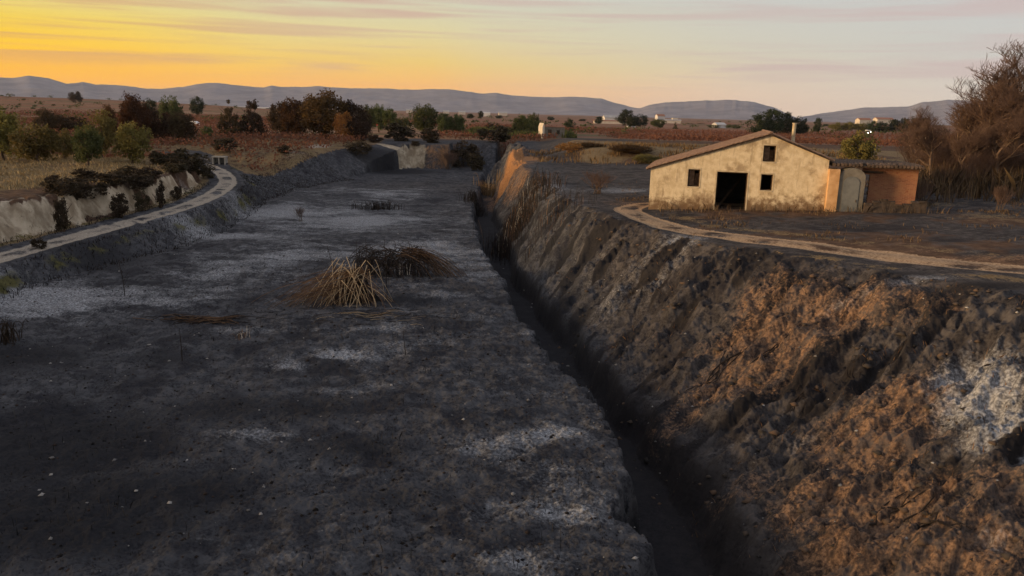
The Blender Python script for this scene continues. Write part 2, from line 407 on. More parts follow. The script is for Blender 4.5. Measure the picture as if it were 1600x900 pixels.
# ------------------------------------------------------------------ ground material
def ground_material():
    m, t, b = new_mat('ground')
    P = pos(t, 'World')
    a1 = t.new('ShaderNodeAttribute', attribute_name='m1'); a2 = t.new('ShaderNodeAttribute', attribute_name='m2'); soot_shade = t.new('ShaderNodeAttribute', attribute_name='soot_shade').outputs['Fac']
    s1 = t.new('ShaderNodeSeparateColor', i_0=a1.outputs['Color']); s2 = t.new('ShaderNodeSeparateColor', i_0=a2.outputs['Color'])
    orange, ash, track, grass = s1.outputs[0], s1.outputs[1], s1.outputs[2], a1.outputs['Alpha']
    cliff, field, green, burnt = s2.outputs[0], s2.outputs[1], s2.outputs[2], a2.outputs['Alpha']
    n_big = t.noise(P, 0.35, 4, 0.6); n_mid = t.noise(P, 1.7, 5, 0.62, 0.3); n_fine = t.noise(P, 9.0, 5, 0.68); n_grit = t.noise(P, 30.0, 3, 0.7)
    pert = t.math('ADD', t.math('MULTIPLY', t.math('SUBTRACT', n_mid, 0.5), 1.1), t.math('MULTIPLY', t.math('SUBTRACT', n_fine, 0.5), 0.9))
    def fac(x, lo=0.35, hi=0.62, amp=1.0):
        return t.step(t.math('MULTIPLY', t.math('ADD', x, t.math('MULTIPLY', pert, amp)), t.step(x, 0.02, 0.18)), lo, hi)
    # unburnt dry earth
    earth = t.mix(t.step(n_mid, 0.35, 0.68), rgb(.075, .046, .031), rgb(.15, .092, .058))
    # charred soil: soot, with grey ash dust in the hollows
    char = t.mix(t.step(n_fine, 0.32, 0.62), rgb(.022, .0225, .027), rgb(.068, .069, .075))
    char = t.mix(t.math('MULTIPLY', t.step(n_mid, 0.42, 0.66), 0.7), char, rgb(.125, .126, .132))
    char = t.mix(t.math('MULTIPLY', t.step(n_grit, 0.62, 0.76), 0.5), char, rgb(.24, .235, .23))
    char = t.mix(t.math('MULTIPLY', t.step(n_big, 0.48, 0.64), 0.62), char, rgb(.020, .020, .025))
    char = t.mix(t.math('MULTIPLY', t.step(t.math('ADD', soot_shade, t.math('MULTIPLY', t.math('SUBTRACT', n_mid, .5), .8)), 0.25, 0.7), 0.85), char, t.mix(n_fine, rgb(.014, .0145, .017), rgb(.028, .028, .032)))
    # right of the gully the charred colour is browner
    sxp = t.new('ShaderNodeSeparateXYZ', i_0=P).outputs[0]
    char = t.mix(t.math('MULTIPLY', t.step(t.math('ADD', sxp, t.math('MULTIPLY', n_mid, 3.0)), 4.0, 9.0), 0.8), char, t.mix(1.0, char, rgb(.95, .82, .71), 'MULTIPLY'))
    c = t.mix(fac(burnt, 0.3, 0.6, 0.5), earth, char)
    # scorched red-brown clay
    clay = t.mix(t.step(n_fine, 0.35, 0.65), rgb(.11, .066, .042), rgb(.32, .195, .115))
    clay = t.mix(t.math('MULTIPLY', t.step(n_mid, 0.5, 0.72), 0.6), clay, rgb(.24, .135, .075))
    mp = t.new('ShaderNodeMapping', i_0=P); mp.inputs['Rotation'].default_value = (0, 0, R_(-32))
    n_str = t.noise(t.scalevec(mp.outputs[0], (0.55, 2.0, 1.0)), 1.5, 6, 0.66, 0.4)       # wash lines down the bank
    holes = t.step(t.math('ADD', t.math('MULTIPLY', n_str, .65), t.math('MULTIPLY', t.noise(P, 4.5, 5, 0.68, 0.6), .35)), 0.42, 0.60)
    clay = t.mix(t.step(orange, 1.05, 1.3), clay, t.mix(t.step(n_fine, .35, .65), rgb(.26, .12, .05), rgb(.50, .26, .115)))
    c = t.mix(t.math('MULTIPLY', fac(orange, 0.40, 0.85, 0.9), t.math('MAXIMUM', t.step(orange, 1.05, 1.3), t.math('ADD', 0.16, t.math('MULTIPLY', holes, 0.84)))), c, clay)
    ashc = t.mix(t.step(n_fine, 0.35, 0.7), rgb(.14, .142, .15), rgb(.50, .51, .52))
    c = t.mix(t.math('MULTIPLY', fac(ash, 0.22, 1.15, 0.75), 0.92), c, ashc)
    pale = t.mix(t.step(t.noise(t.scalevec(P, (1, 1, .7)), 1.1, 5, 0.6), 0.35, 0.68), rgb(.30, .235, .16), rgb(.58, .49, .36))
    pale = t.mix(t.math('MULTIPLY', t.step(n_mid, 0.58, 0.72), 0.75), pale, rgb(.07, .05, .035))
    c = t.mix(fac(cliff, 0.35, 0.65, 0.45), c, pale)
    straw = t.mix(t.step(n_fine, 0.35, 0.65), rgb(.16, .11, .055), rgb(.28, .205, .11))
    straw = t.mix(t.math('MULTIPLY', t.step(n_mid, 0.5, 0.65), 0.6), straw, rgb(.13, .085, .045))
    c = t.mix(fac(grass, 0.35, 0.6), c, straw)
    # fields of the plain, in long strips
    F1 = t.noise(t.scalevec(P, (.004, .02, 1)), 1.0, 3); F2 = t.noise(t.scalevec(P, (.5, .35, 1)), 1.0, 5)
    fcol = t.ramp(F1, [(0.34, rgb(.22, .11, .07)), (0.46, rgb(.27, .12, .075)), (0.52, rgb(.31, .17, .10)), (0.57, rgb(.13, .12, .06)), (0.63, rgb(.24, .12, .08)), (0.72, rgb(.34, .22, .14))])
    fcol = t.mix(t.math('MULTIPLY', t.step(F2, 0.45, 0.62), 0.55), fcol, rgb(.11, .065, .045))
    c = t.mix(t.step(field, 0.3, 0.7), c, fcol)
    c = t.mix(fac(green, 0.35, 0.6, 0.5), c, t.mix(t.step(n_mid, .35, .65), rgb(.05, .05, .02), rgb(.12, .11, .045)))
    dirt = t.mix(t.step(n_fine, 0.35, 0.65), rgb(.26, .175, .105), rgb(.47, .34, .22))
    # the left track is a paler, chalky gravel
    px_ = t.new('ShaderNodeSeparateXYZ', i_0=P).outputs[0]
    dirt = t.mix(t.step(px_, -20.0, -26.0), dirt, t.mix(t.step(n_fine, .35, .65), rgb(.29, .245, .19), rgb(.47, .41, .33)))
    c = t.mix(fac(track, 0.34, 0.72, 0.6), c, dirt)
    t.link(c, b.inputs['Base Color'])
    b.inputs['Roughness'].default_value = 0.95; b.inputs['Specular IOR Level'].default_value = 0.08
    hgt = t.math('ADD', t.math('MULTIPLY', n_fine, 0.7), t.math('MULTIPLY', n_grit, 0.35))
    bp = t.new('ShaderNodeBump', i_Height=hgt, i_Strength=0.6, i_Distance=0.08); t.link(bp.outputs[0], b.inputs['Normal'])
    return m
GROUND = ground_material()

# ------------------------------------------------------------------ terrain sheet
def blobs(x, y, lst):
    s = np.zeros_like(x)
    for px, py, rx, ry, wt in lst:
        hx, hy = hit(px, py)
        s = np.maximum(s, wt * np.exp(-(((x - hx) / rx) ** 2 + ((y - hy) / ry) ** 2)))
    return s
def build_terrain():
    th = np.concatenate([np.arange(-180, -60, 4.0), np.arange(-60, -41, 1.0), np.linspace(-41, 41, 880), np.arange(42, 61, 1.0), np.arange(64, 180, 4.0)])
    dep = np.radians(np.linspace(44, 9.2, 500)); r1 = 11 / np.tan(dep)
    rr = np.concatenate([[0.6, 2, 4, 6, 8, 9.5], r1[r1 > 10.5], np.arange(69.5, 205, 0.62), 205 * (420 / 205.) ** np.linspace(0, 1, 60), 420 * (9000 / 420.) ** np.linspace(0.02, 1, 60)])
    T, Rr = np.meshgrid(np.radians(th), rr)
    x = Rr * np.sin(T); y = Rr * np.cos(T)
    z, m = height(x, y)
    print('terrain', x.shape)
    n1 = fbm(x / 2.6, y / 2.6, 4, 81); n2 = fbm(x / 7, y / 7, 3, 82)
    s, td, tdR = m['s'], m['td'], m['tdR']
    onbank = (x > m['ft'])
    # orange clay on the right bank
    orange = blobs(x, y, [(1230, 520, 3.2, 2.6, 1.0), (1150, 600, 2.2, 2.2, .95), (1060, 660, 1.6, 1.6, .7), (1320, 490, 2.6, 1.8, .9), (1190, 470, 2.0, 1.7, .7), (1350, 690, 2.2, 2.2, .95), (1420, 620, 2.0, 1.8, .85),
                          (1280, 800, 2.0, 1.8, .95), (1400, 800, 1.9, 1.9, .95), (1500, 860, 1.8, 1.6, .9), (1180, 760, 1.4, 1.4, .75), (1330, 870, 2.0, 1.2, 1.0), (1560, 780, 1.4, 1.2, .7), (1450, 480, 2.0, 1.4, .5), (1110, 545, 2.0, 1.6, .6), (1000, 540, 1.8, 1.8, .45)])
    orange = orange * (s > 0.0) * onbank * (y < 95) * 0.95 + 0.13 * onbank * sst(s, 0.05, 0.4) * (s < 0.97) * sst(x, 6, 10) * (y < 45)
    orange = np.clip(orange + 0.16 * n1 * (orange > 0.05), 0, 1)
    cl_or = blobs(x, y, [(800, 262, 3.0, 9, 1.9), (790, 285, 2.2, 8, 1.8), (822, 247, 3.5, 9, 1.7), (765, 312, 1.4, 4, .9), (810, 275, 2.0, 8, 1.1)])
    orange = np.maximum(orange, np.clip(cl_or, 0, 1.6) * (x > m['g']))
    # verges of the right track, and the yard in front of the house
    vr = np.clip(1 - tdR / 2.6, 0, 1) * (x > 4) * (y < 66)
    orange = np.maximum(orange, 0.55 * vr * (0.7 + 0.6 * n1))
    orange = np.maximum(orange, blobs(x, y, [(1560, 405, 6.0, 1.6, .85), (1440, 392, 4.0, 1.0, .6), (980, 318, 2.6, 2.5, .65), (1420, 395, 3, 1.0, .35), (1250, 340, 5, 1.2, .42)]) * (s >= 1))
    ash = blobs(x, y, [(70, 470, 5.0, 3.4, 1.3), (20, 490, 3, 1.4, 1.0), (130, 480, 2.4, 1.0, 1.1), (420, 328, 5.5, 5.0, 1.1), (350, 371, 4.2, 2.4, 1.1), (300, 400, 3, 1.5, .45), (530, 553, 1.3, .9, .9), (455, 575, 1.1, .9, .8), (390, 680, 1.5, .9, .5),
                       (560, 345, 5, 3.5, .75), (480, 400, 4, 2.6, .7), (660, 390, 3.4, 3, .65), (600, 300, 8, 6, .55), (340, 420, 4, 3, .6), (780, 880, 1.5, .5, .5), (900, 800, 1.2, 1.0, .36), (760, 700, 2, 1.0, .42), (700, 460, 1.8, 1.0, .5), (860, 680, 1.1, .8, .45),
                       (1550, 620, 1.3, 1.2, .95), (1580, 680, 1.0, .9, 1.0), (1520, 580, 1.6, 1.2, .8), (1420, 540, 1.8, 1.0, .6), (1390, 445, 3.0, .8, .75), (960, 470, 2.4, 2.0, .62), (1040, 430, 2.0, 1.8, .65), (1060, 380, 3.2, 1.2, .7), (930, 420, 2, 2, .55), (1560, 840, .7, .6, .8),
                       (1250, 690, 1.0, .8, .7), (890, 500, 1.2, 1.2, .7), (850, 290, 3, 4, .6), (980, 300, 3, 3, .75), (720, 262, 4, 5, .6), (1010, 400, 2, 2, .6), (1150, 700, 1.2, .9, .55)])
    n4 = fbm(x / 4.0, y / 1.6, 4, 84)                               # drifts of ash, longer across the ravine than along it
    tone = blobs(x, y, [(860, 760, 2.2, 4.5, .30), (800, 880, 2.5, 2.0, .36), (700, 400, 9, 16, .48), (540, 345, 14, 22, .50), (640, 560, 5, 6, .25), (380, 450, 6, 5, .3), (950, 440, 3, 8, .3)])
    ash0 = ash
    ash = np.clip(ash * 0.95 + 0.22 * n1 * (ash > 0.08) + tone + 0.06 + 0.20 * n2 + 0.42 * n4 * (x < m['g'] + .5), 0, 1) * np.where(onbank & (s < 1), .62, 1)
    ash = np.clip(ash - .10 * onbank * (s < 1), 0, 1)
    ash = np.maximum(ash, blobs(x, y, [(1550, 620, 1.5, 1.4, 1.1), (1580, 680, 1.3, 1.2, 1.2), (1520, 580, 1.6, 1.2, .9), (1060, 378, 3.6, 1.3, .7), (1390, 445, 3.0, .8, .7)]) + .3 * n1 * (ash0 > .2)) * (y < 150)
    # tracks: two wheel ruts with a dim strip between
    tr = np.clip(1.15 - np.abs(td - 0.72 + .14 * n1) / (0.50 + .08 * n2), 0, 1) * (1 - sst(y, 113, 118)) * (x < 0)
    tr = np.maximum(tr, (0.58 + .25 * n1) * (td < 0.75) * (x < 0) * (y < 116))
    trR = np.clip(1.1 - np.abs(tdR - 0.7 + .2 * n1) / (0.42 + .2 * n2), 0, 1) * (0.8 + .35 * fbm(x / 3.5, y / 3.5, 2, 85)) * (x > 4) * (y < 62) * (s >= .98)
    trR = np.maximum(trR, (0.50 + .3 * n1) * (tdR < 1.0) * (x > 4) * (y < 62))
    trR = trR * 1.25
    tr = np.clip(np.maximum(tr, trR) + 0.15 * n1 * (np.maximum(tr, trR) > 0.05), 0, 1)
    # terrace grass, and the bank of dry grass beyond the burnt platform
    grass = (x < m['lf']) * sst(m['dL'], 6.0, 11) * (m['cl'] > 0.97) * (0.75 + 0.5 * n2) * (1 - sst(y, 128, 165))
    bankR = sst(x, 5, 12) * sst(y + 0.25 * x, 104, 112) * (1 - sst(y + .25 * x, 140, 165))
    grass = np.maximum(grass, bankR * (0.62 + 0.5 * n2))
    grass = np.maximum(grass, 0.45 * (y < 60) * (x > 9) * (s >= .99) * np.exp(-((tdR - 2.6) / 1.1) ** 2) * (0.8 + n1))
    grass = np.maximum(grass, blobs(x, y, [(1450, 320, 8, 2.2, .42), (1560, 340, 6, 4, .42), (1180, 330, 6, 1.0, .35)]))
    grass = np.maximum(grass, 0.7 * np.exp(-((td - 2.6) / .6) ** 2) * (m['dL'] > 0) * (y < 112) * (x < 0))
    cliffm = 1.25 * sst(m['dL'] + .5 * n1, m['edge'] - .9, m['edge'] + .2) * (1 - sst(m['cl'], .86, .985))
    cliffm = cliffm * (x < m['lf']) * (1 - 0.95 * sst(fbm(x / 6.5 + 30, y / 6.5, 2, 83), 0.02, 0.22)) * (y < 110)
    e = sst(y, m['e0'] - 1, m['e0'] + 0.6) * (1 - sst(y, m['e0'] + 2.5, m['e0'] + 5))
    pth = blobs(x, y, [(495, 229, 3.0, 5, .9), (455, 238, 4.0, 4, .5)]) * (x < m['lf'])
    tr = np.maximum(tr, pth)
    vf = (x < m['lf'] - 6.5 - 1.0 * n2) * sst(y, 104, 109) * (td > 3.0) * (1 - sst(y, 160, 175)) * (x < 0)
    grass = np.maximum(grass, vf * (.55 + .3 * n1))
    cliffm = np.maximum(cliffm, e * blobs(x, y, [(600, 250, 5.5, 12, 1.5), (650, 250, 2.2, 10, 1.0)]))
    orange = np.maximum(orange, e * blobs(x, y, [(695, 250, 4.0, 14, 1.25)]))
    green = 0.55 * (x < m['lf']) * np.exp(-((td - 2.7) / 0.9) ** 2) * (y < 112) * (0.7 + 0.7 * n1)
    field = sst(m['far'], 0.5, 1.0) * sst(y, 160, 205) * (1 - 0.0 * x)
    field = np.where(np.hypot(x, y) > 260, 1.0, field)
    burnt = np.ones_like(x) * (1 - sst(y + 14 * n2, 165, 190)) * (1 - sst(x, 14, 34) * sst(y + 0.25 * x + 5 * n2, 78, 96))
    burnt = burnt * (1 - bankR * 0.9)
    burnt = np.where(((m['dL'] > m['edge'] + 2.2) & (x < m['lf'])) | (vf > .5), 0.15, burnt)
    burnt = np.where((x < m['lf']) & (m['dL'] > 2.4) & (y < 110), np.minimum(burnt, .3), burnt)
    yard = sst(x + .6 * n1, 8.5, 13) * (s >= .97) * np.clip(.12 + sst(m['tsR'] * tdR + .7 * n1, -1.2, .2), 0, 1) * (1 - sst(y, 64, 74)) * (y > 20)
    burnt = burnt * (1 - yard * np.clip(.50 + .40 * n1 + .35 * n2, 0, .85))
    burnt = np.clip(burnt * (1 - 0.5 * vr), 0, 1)
    soot_shade = np.where(x < m['ft'], m['cut'], np.clip(1 - s / 0.13, 0, 1) * (s < 1)) * (y < 140)  # shade of the gully and bank foot put into the colour
    soot_shade = np.maximum(soot_shade, onbank * (s < 1) * (y < 95) * .95 * sst(fbm((x * .85 + y * .53) / 5.5, (y * .85 - x * .53) / 1.8, 4, 86), .12, .42))  # random streaks paint the shade of hollows into the bank colour
    soot_shade = np.maximum(soot_shade, blobs(x, y, [(870, 490, 1.2, 1.5, 1.0), (905, 500, 1.0, 1.2, .9), (60, 700, 6, 5, .75), (20, 560, 4, 3, .7), (120, 800, 5, 3.5, .8), (300, 770, 4, 2.5, .6), (480, 640, 3.5, 2, .6), (600, 780, 2.5, 1.5, .5), (350, 640, 4, 2.2, .6), (250, 560, 3, 1.5, .5), (560, 700, 3, 1.6, .6), (720, 455, 3, 3, .5), (620, 470, 4, 2.5, .6), (380, 300, 5, 6, .6), (620, 270, 10, 7, .8), (1500, 455, 3.5, 1.0, .8), (1380, 432, 3, .8, .6), (150, 400, 5, 5, .6)]) * (burnt > .5))  # lower-left blobs paint lens vignetting, bank-foot blobs shade in hollows; the rest soot
    ash = ash * (1 - .9 * np.clip(soot_shade, 0, 1))
    m1 = np.stack([orange, ash, tr, np.clip(grass, 0, 1)], -1); m2 = np.stack([np.clip(cliffm, 0, 1), field, np.clip(green, 0, 1), burnt], -1)
    nr, nc = x.shape
    idx = np.arange(nr * nc).reshape(nr, nc)
    nxt = np.roll(idx, -1, axis=1)
    q = np.stack([idx[:-1], idx[1:], nxt[1:], nxt[:-1]], -1)          # wraps round at the back
    q = q[..., ::-1]
    cx, cy = x[:-1], y[:-1]
    reg = np.full(cx.shape, 5)
    M_ = {k: v[:-1] for k, v in m.items()}
    reg[(cx <= M_['ft']) & (cx >= M_['lf'])] = 0
    reg[(M_['cut'] > 0.1) & (cx <= M_['ft'])] = 1
    reg[(cx > M_['ft']) & (M_['s'] < 1)] = 2
    reg[(cx < M_['lf'])] = 3
    reg[(cx < M_['lf']) & (M_['dL'] > 2.2)] = 4
    reg[(M_['td'] < 1.55) & (cx < 0) & (cy < 116)] = 6
    reg[(M_['tdR'] < 1.3) & (cx > 4) & (cy < 61) & (M_['s'] >= .98)] = 7
    reg[cy > 158] = 8
    reg[(np.hypot(cx, cy) > 260)] = 8
    V = np.stack([x, y, z], -1).reshape(-1, 3)
    # vertex normals of the whole sheet, kept across the seams
    du = np.roll(V.reshape(nr, nc, 3), -1, 1) - np.roll(V.reshape(nr, nc, 3), 1, 1)
    dv = np.gradient(V.reshape(nr, nc, 3), axis=0)
    N = np.cross(du, dv); N /= np.linalg.norm(N, axis=-1, keepdims=True) + 1e-9
    N = np.where(N[..., 2:] < 0, -N, N).reshape(-1, 3)
    names = {0: 'ravine_floor', 1: 'gully_bed', 2: 'embankment', 3: 'track_bank', 4: 'terrace', 5: 'burnt_ground', 6: 'dirt_track', 7: 'dirt_track', 8: 'plain'}
    for k, nm in names.items():
        fs = q[reg == k].reshape(-1, 4)
        u, inv = np.unique(fs, return_inverse=True)
        me = mesh_np(nm, V[u], inv.reshape(-1, 4), True)
        for an, arr in (('m1', m1), ('m2', m2)):
            at = me.attributes.new(an, 'FLOAT_COLOR', 'POINT'); at.data.foreach_set('color', arr.reshape(-1, 4)[u].astype(np.float32).ravel())
        at = me.attributes.new('soot_shade', 'FLOAT', 'POINT'); at.data.foreach_set('value', soot_shade.ravel()[u].astype(np.float32))
        if len(me.vertices) == len(u): me.normals_split_custom_set_from_vertices(N[u].tolist())
        link(nm, me, GROUND, kind='structure')
build_terrain()

# ------------------------------------------------------------------ far hills
HILL_M, t, b = new_mat('hazed_scrub')
p = pos(t, 'World'); hn = t.noise(p, 0.006, 6, 0.65); hf = t.noise(p, 0.03, 4, 0.6)
c = t.mix(t.step(hn, 0.38, 0.62), rgb(.185, .178, .205), rgb(.255, .242, .275))  # scrub paled and blued: part of the haze is in this colour
c = t.mix(t.math('MULTIPLY', t.step(hf, 0.5, 0.66), 0.5), c, rgb(.15, .145, .165))
t.link(c, b.inputs['Base Color'])
def ridge(name, sil, dep, half, seed):
    px = np.linspace(sil[0][0], sil[-1][0], 520)
    sy = np.interp(px, [q[0] for q in sil], [q[1] for q in sil]) + 0.8 * fbm(px / 22, px * 0, 4, seed)
    D = fw[None] * FPX + RT[None] * (px - 800)[:, None] + UP[None] * (450 - sy)[:, None]
    D = D / np.hypot(D[:, 0], D[:, 1])[:, None]
    tt = np.concatenate([np.linspace(0, 1, 42), 1 + np.linspace(0.08, 1, 10)])
    hc = np.maximum(CAM_H + D[:, 2] * dep, 2)
    V = []
    for k in tt:
        r = dep + (k - 1) * half
        xs, ys = D[:, 0] * r, D[:, 1] * r
        e = min(k, 2 - k)
        z = hc * (e ** 1.15) + hc * 0.38 * e * (1 - e) * 2 * (ridged(xs / 900, ys / 1100, 4, seed + 3) - 0.62) + 14 * e * (1 - e) * fbm(xs / 160, ys / 160, 4, seed + 5)
        if k <= 1: z = np.minimum(z, CAM_H + D[:, 2] * r - (1 - k) * 2)
        V.append(np.stack([xs, ys, z - 2.5 * (e < 0.001)], -1))
    V = np.array(V); n = V.shape[1]; idx = np.arange(V.shape[0] * n).reshape(-1, n)
    f = np.stack([idx[:-1, :-1], idx[:-1, 1:], idx[1:, 1:], idx[1:, :-1]], -1).reshape(-1, 4)
    link(name, mesh_np(name, V.reshape(-1, 3), f, True), HILL_M, kind='structure')
ridge('hills', [(-700, 150), (-420, 128), (-200, 132), (-60, 124), (0, 121), (20, 122), (45, 118), (75, 122), (105, 131), (130, 128), (150, 132), (190, 133), (215, 137), (250, 139), (285, 136), (310, 131), (335, 129), (360, 132), (400, 136), (412, 137),
      (424, 133), (440, 136), (500, 135), (550, 138), (590, 138), (640, 140), (700, 139), (750, 146), (775, 145), (800, 149), (850, 152), (900, 151), (940, 154), (960, 160), (985, 167), (1010, 171), (1040, 180), (1080, 190)], 7000, 1900, 7)
ridge('hills', [(955, 187), (985, 172), (1000, 169), (1015, 164), (1040, 160), (1100, 157), (1150, 156), (1180, 160), (1210, 168), (1230, 178), (1250, 185), (1275, 192)], 5600, 1300, 27)
ridge('hills', [(1220, 196), (1250, 183), (1285, 177), (1300, 175), (1350, 168), (1400, 167), (1420, 166), (1440, 160), (1480, 156), (1540, 158), (1620, 163), (1750, 170), (1950, 160), (2300, 175), (2700, 205)], 6200, 1500, 47)
# ------------------------------------------------------------------ building materials
PLASTER, t, b = new_mat('old_plaster')
p = pos(t); sx = t.new('ShaderNodeSeparateXYZ', i_0=p).outputs
nb = t.noise(p, 0.55, 5, 0.6); nm = t.noise(p, 2.3, 5, 0.65); nf = t.noise(p, 11, 4, 0.7)
streak = t.noise(t.scalevec(p, (3.5, 3.5, .45)), 1.0, 4, 0.6)
c = t.mix(t.step(nm, 0.35, 0.66), rgb(.60, .475, .29), rgb(.76, .63, .42))
c = t.mix(t.math('MULTIPLY', t.step(nb, 0.50, 0.62), 0.55), c, rgb(.44, .32, .18))
c = t.mix(t.math('MULTIPLY', t.step(t.math('ADD', nb, t.math('MULTIPLY', nf, .25)), 0.66, 0.76), 0.5), c, rgb(.27, .20, .13))
c = t.mix(t.math('MULTIPLY', t.step(streak, 0.54, 0.68), 0.5), c, rgb(.25, .17, .10))
low = t.step(t.math('SUBTRACT', t.math('ADD', sx[2], t.math('MULTIPLY', t.math('SUBTRACT', nm, .5), 2.6)), t.math('MULTIPLY', sx[0], 0.05)), 1.25, 0.25)
c = t.mix(t.math('MULTIPLY', low, 0.9), c, t.mix(nf, rgb(.10, .06, .035), rgb(.20, .115, .06)))
t.link(c, b.inputs['Base Color'])
bp = t.new('ShaderNodeBump', i_Height=t.math('ADD', nm, t.math('MULTIPLY', nf, .5)), i_Strength=0.5, i_Distance=0.06); t.link(bp.outputs[0], b.inputs['Normal'])
BRICK, t, b = new_mat('worn_brick')
p = pos(t)
bt = t.new('ShaderNodeTexBrick', i_Color1=rgb(.24, .085, .045), i_Color2=rgb(.36, .15, .075), i_Mortar=rgb(.34, .20, .12), i_Scale=1.0)
bt.inputs['Mortar Size'].default_value = .012; bt.inputs['Brick Width'].default_value = .28; bt.inputs['Row Height'].default_value = .085
sw = t.new('ShaderNodeSeparateXYZ', i_0=p).outputs; cmb = t.new('ShaderNodeCombineXYZ', i_0=sw[0], i_1=sw[2]); t.link(cmb.outputs[0], bt.inputs['Vector'])
nm = t.noise(p, 1.3, 5, .65)
c = t.mix(t.math('MULTIPLY', t.step(nm, .45, .62), .8), bt.outputs[0], rgb(.36, .185, .095))
c = t.mix(t.math('MULTIPLY', t.step(t.noise(p, 2.6, 4), .6, .72), .7), c, rgb(.24, .07, .04))
t.link(c, b.inputs['Base Color'])
bp = t.new('ShaderNodeBump', i_Height=t.noise(p, 6, 4), i_Strength=0.5, i_Distance=0.04); t.link(bp.outputs[0], b.inputs['Normal'])
OCHRE = simple_mat('ochre_render', rgb(.50, .28, .12), rgb(.68, .42, .21), 1.6, bump=.4)
GREYR = simple_mat('grey_render', rgb(.14, .125, .10), rgb(.22, .20, .165), 1.4, bump=.3)
METAL = simple_mat('weathered_metal', rgb(.13, .135, .125), rgb(.22, .22, .20), 1.2, .6, .1, .4, .3)
WOOD = simple_mat('old_wood', rgb(.045, .03, .02), rgb(.10, .065, .04), 5, bump=.3)
TILE = simple_mat('clay_tile', rgb(.17, .10, .065), rgb(.30, .20, .135), 4.0, bump=.2)
DARKT = simple_mat('sooty_tile', rgb(.06, .045, .035), rgb(.16, .11, .08), 3.0, bump=.2)
STONE = simple_mat('rubble', rgb(.045, .036, .03), rgb(.10, .075, .058), 3.0, bump=.5)
INNER = simple_mat('dark_interior', rgb(.03, .025, .02), rgb(.07, .055, .04), 2.0)  # near-black colour for the insides and the far window pane
WHITE = simple_mat('whitewash', rgb(.55, .535, .51), rgb(.66, .64, .61), .6, bump=.05)
PALEW = simple_mat('pale_wall', rgb(.50, .44, .36), rgb(.64, .57, .48), .6, bump=.05)
ROOFR = simple_mat('red_roof', rgb(.28, .13, .08), rgb(.38, .20, .13), .8, bump=.1)
ROOFG = simple_mat('grey_roof', rgb(.34, .33, .32), rgb(.5, .49, .47), .4, bump=.05)
CONC = simple_mat('concrete', rgb(.26, .25, .22), rgb(.38, .36, .32), 2.5, bump=.2)

# ------------------------------------------------------------------ the farmhouse
rng = random.Random(5)
house = thing('farmhouse', 'abandoned cream plastered farmhouse with low gable, wide dark doorway and brick annex', 'house', (HOUSE_O[0], HOUSE_O[1], 4.45), -HOUSE_T)
HW, HD = 11.66, 9.0
def roof_w(u): return 2.95 + (5.5 - 2.95) * u / 7.82 if u < 7.82 else 5.5 + (4.0 - 5.5) * (u - 7.82) / (HW - 7.82)
holes = {'left': (2.58, 3.37, 1.84, 3.04), 'door': (4.53, 6.57, -0.6, 2.95), 'right': (7.44, 8.21, 1.81, 2.90), 'upper': (7.43, 8.23, 3.75, 4.83)}
TH = 0.45
us = sorted({0, HW, 7.82} | {v for h in holes.values() for v in h[:2]} | {1.3, 9.4, 10.6})
mb = MB()
for a, c_ in zip(us[:-1], us[1:]):
    mid = (a + c_) / 2
    cuts = sorted([(h[2], h[3]) for h in holes.values() if h[0] < mid < h[1]])
    z = -0.6
    for lo, hi in cuts + [(None, None)]:
        if lo is None: mb.prism([(a, z), (c_, z), (c_, roof_w(c_)), (a, roof_w(a))], 0, TH)
        else:
            if lo > z + 1e-3: mb.prism([(a, z), (c_, z), (c_, lo), (a, lo)], 0, TH)
            z = hi
fwall = link('front_wall', mb.mesh('front_wall'), PLASTER, house)
mb = MB(); mb.box(0, TH, TH, HD, -0.6, 2.93); link('side_wall', mb.mesh('side_wall'), PLASTER, house)
mb = MB(); mb.box(HW - TH, HW, TH, HD, -0.3, 3.98); link('side_wall', mb.mesh('side_wall'), PLASTER, house)
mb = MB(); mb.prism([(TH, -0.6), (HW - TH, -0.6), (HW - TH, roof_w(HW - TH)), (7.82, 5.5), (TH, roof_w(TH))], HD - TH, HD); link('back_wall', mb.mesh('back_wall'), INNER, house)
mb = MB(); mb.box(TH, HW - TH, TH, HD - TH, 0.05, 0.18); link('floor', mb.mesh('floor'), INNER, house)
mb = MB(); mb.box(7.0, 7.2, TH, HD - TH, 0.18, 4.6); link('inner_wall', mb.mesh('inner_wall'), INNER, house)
def slope(name, u0, z0, u1, z1, v0, v1, th, mat):
    m_ = MB(); m_.prism([(u0, z0), (u1, z1), (u1, z1 + th), (u0, z0 + th)], v0, v1); return link(name, m_.mesh(name), mat, house)
def tiles(name, u0, z0, u1, z1, v0, v1, mat, parent, pitch=0.24, ln=0.42, seed=1):
    """clay barrel tiles laid down the slope"""
    r = random.Random(seed); m_ = MB(); L = math.hypot(u1 - u0, z1 - z0); du, dz = (u1 - u0) / L, (z1 - z0) / L
    nx, nz = -dz, du
    if nz < 0: nx, nz = -nx, -nz
    v = v0
    while v < v1:
        s_ = -0.08
        while s_ < L - 0.05:
            if r.random() > 0.03:
                jl = r.uniform(-.05, .05); h0 = r.uniform(0, .03); jv = r.uniform(-.02, .02)
                vs = []
                for e, rad, lift in ((s_ + jl, .115, .01 + h0), (s_ + jl + ln, .095, .045 + h0)):
                    for k in range(5):
                        an = math.pi * k / 4
                        q = rad * math.sin(an) * .8 + lift
                        vs.append((u0 + du * e + nx * q, v + jv + rad * math.cos(an), z0 + dz * e + nz * q))
                fs = [(k, k + 1, 6 + k, 5 + k) for k in range(4)] + [(4, 3, 2, 1, 0), (5, 6, 7, 8, 9)]
                m_.add(vs, fs)
            s_ += ln * 0.86
        v += pitch
    return link(name, m_.mesh(name), mat, parent, kind='stuff')
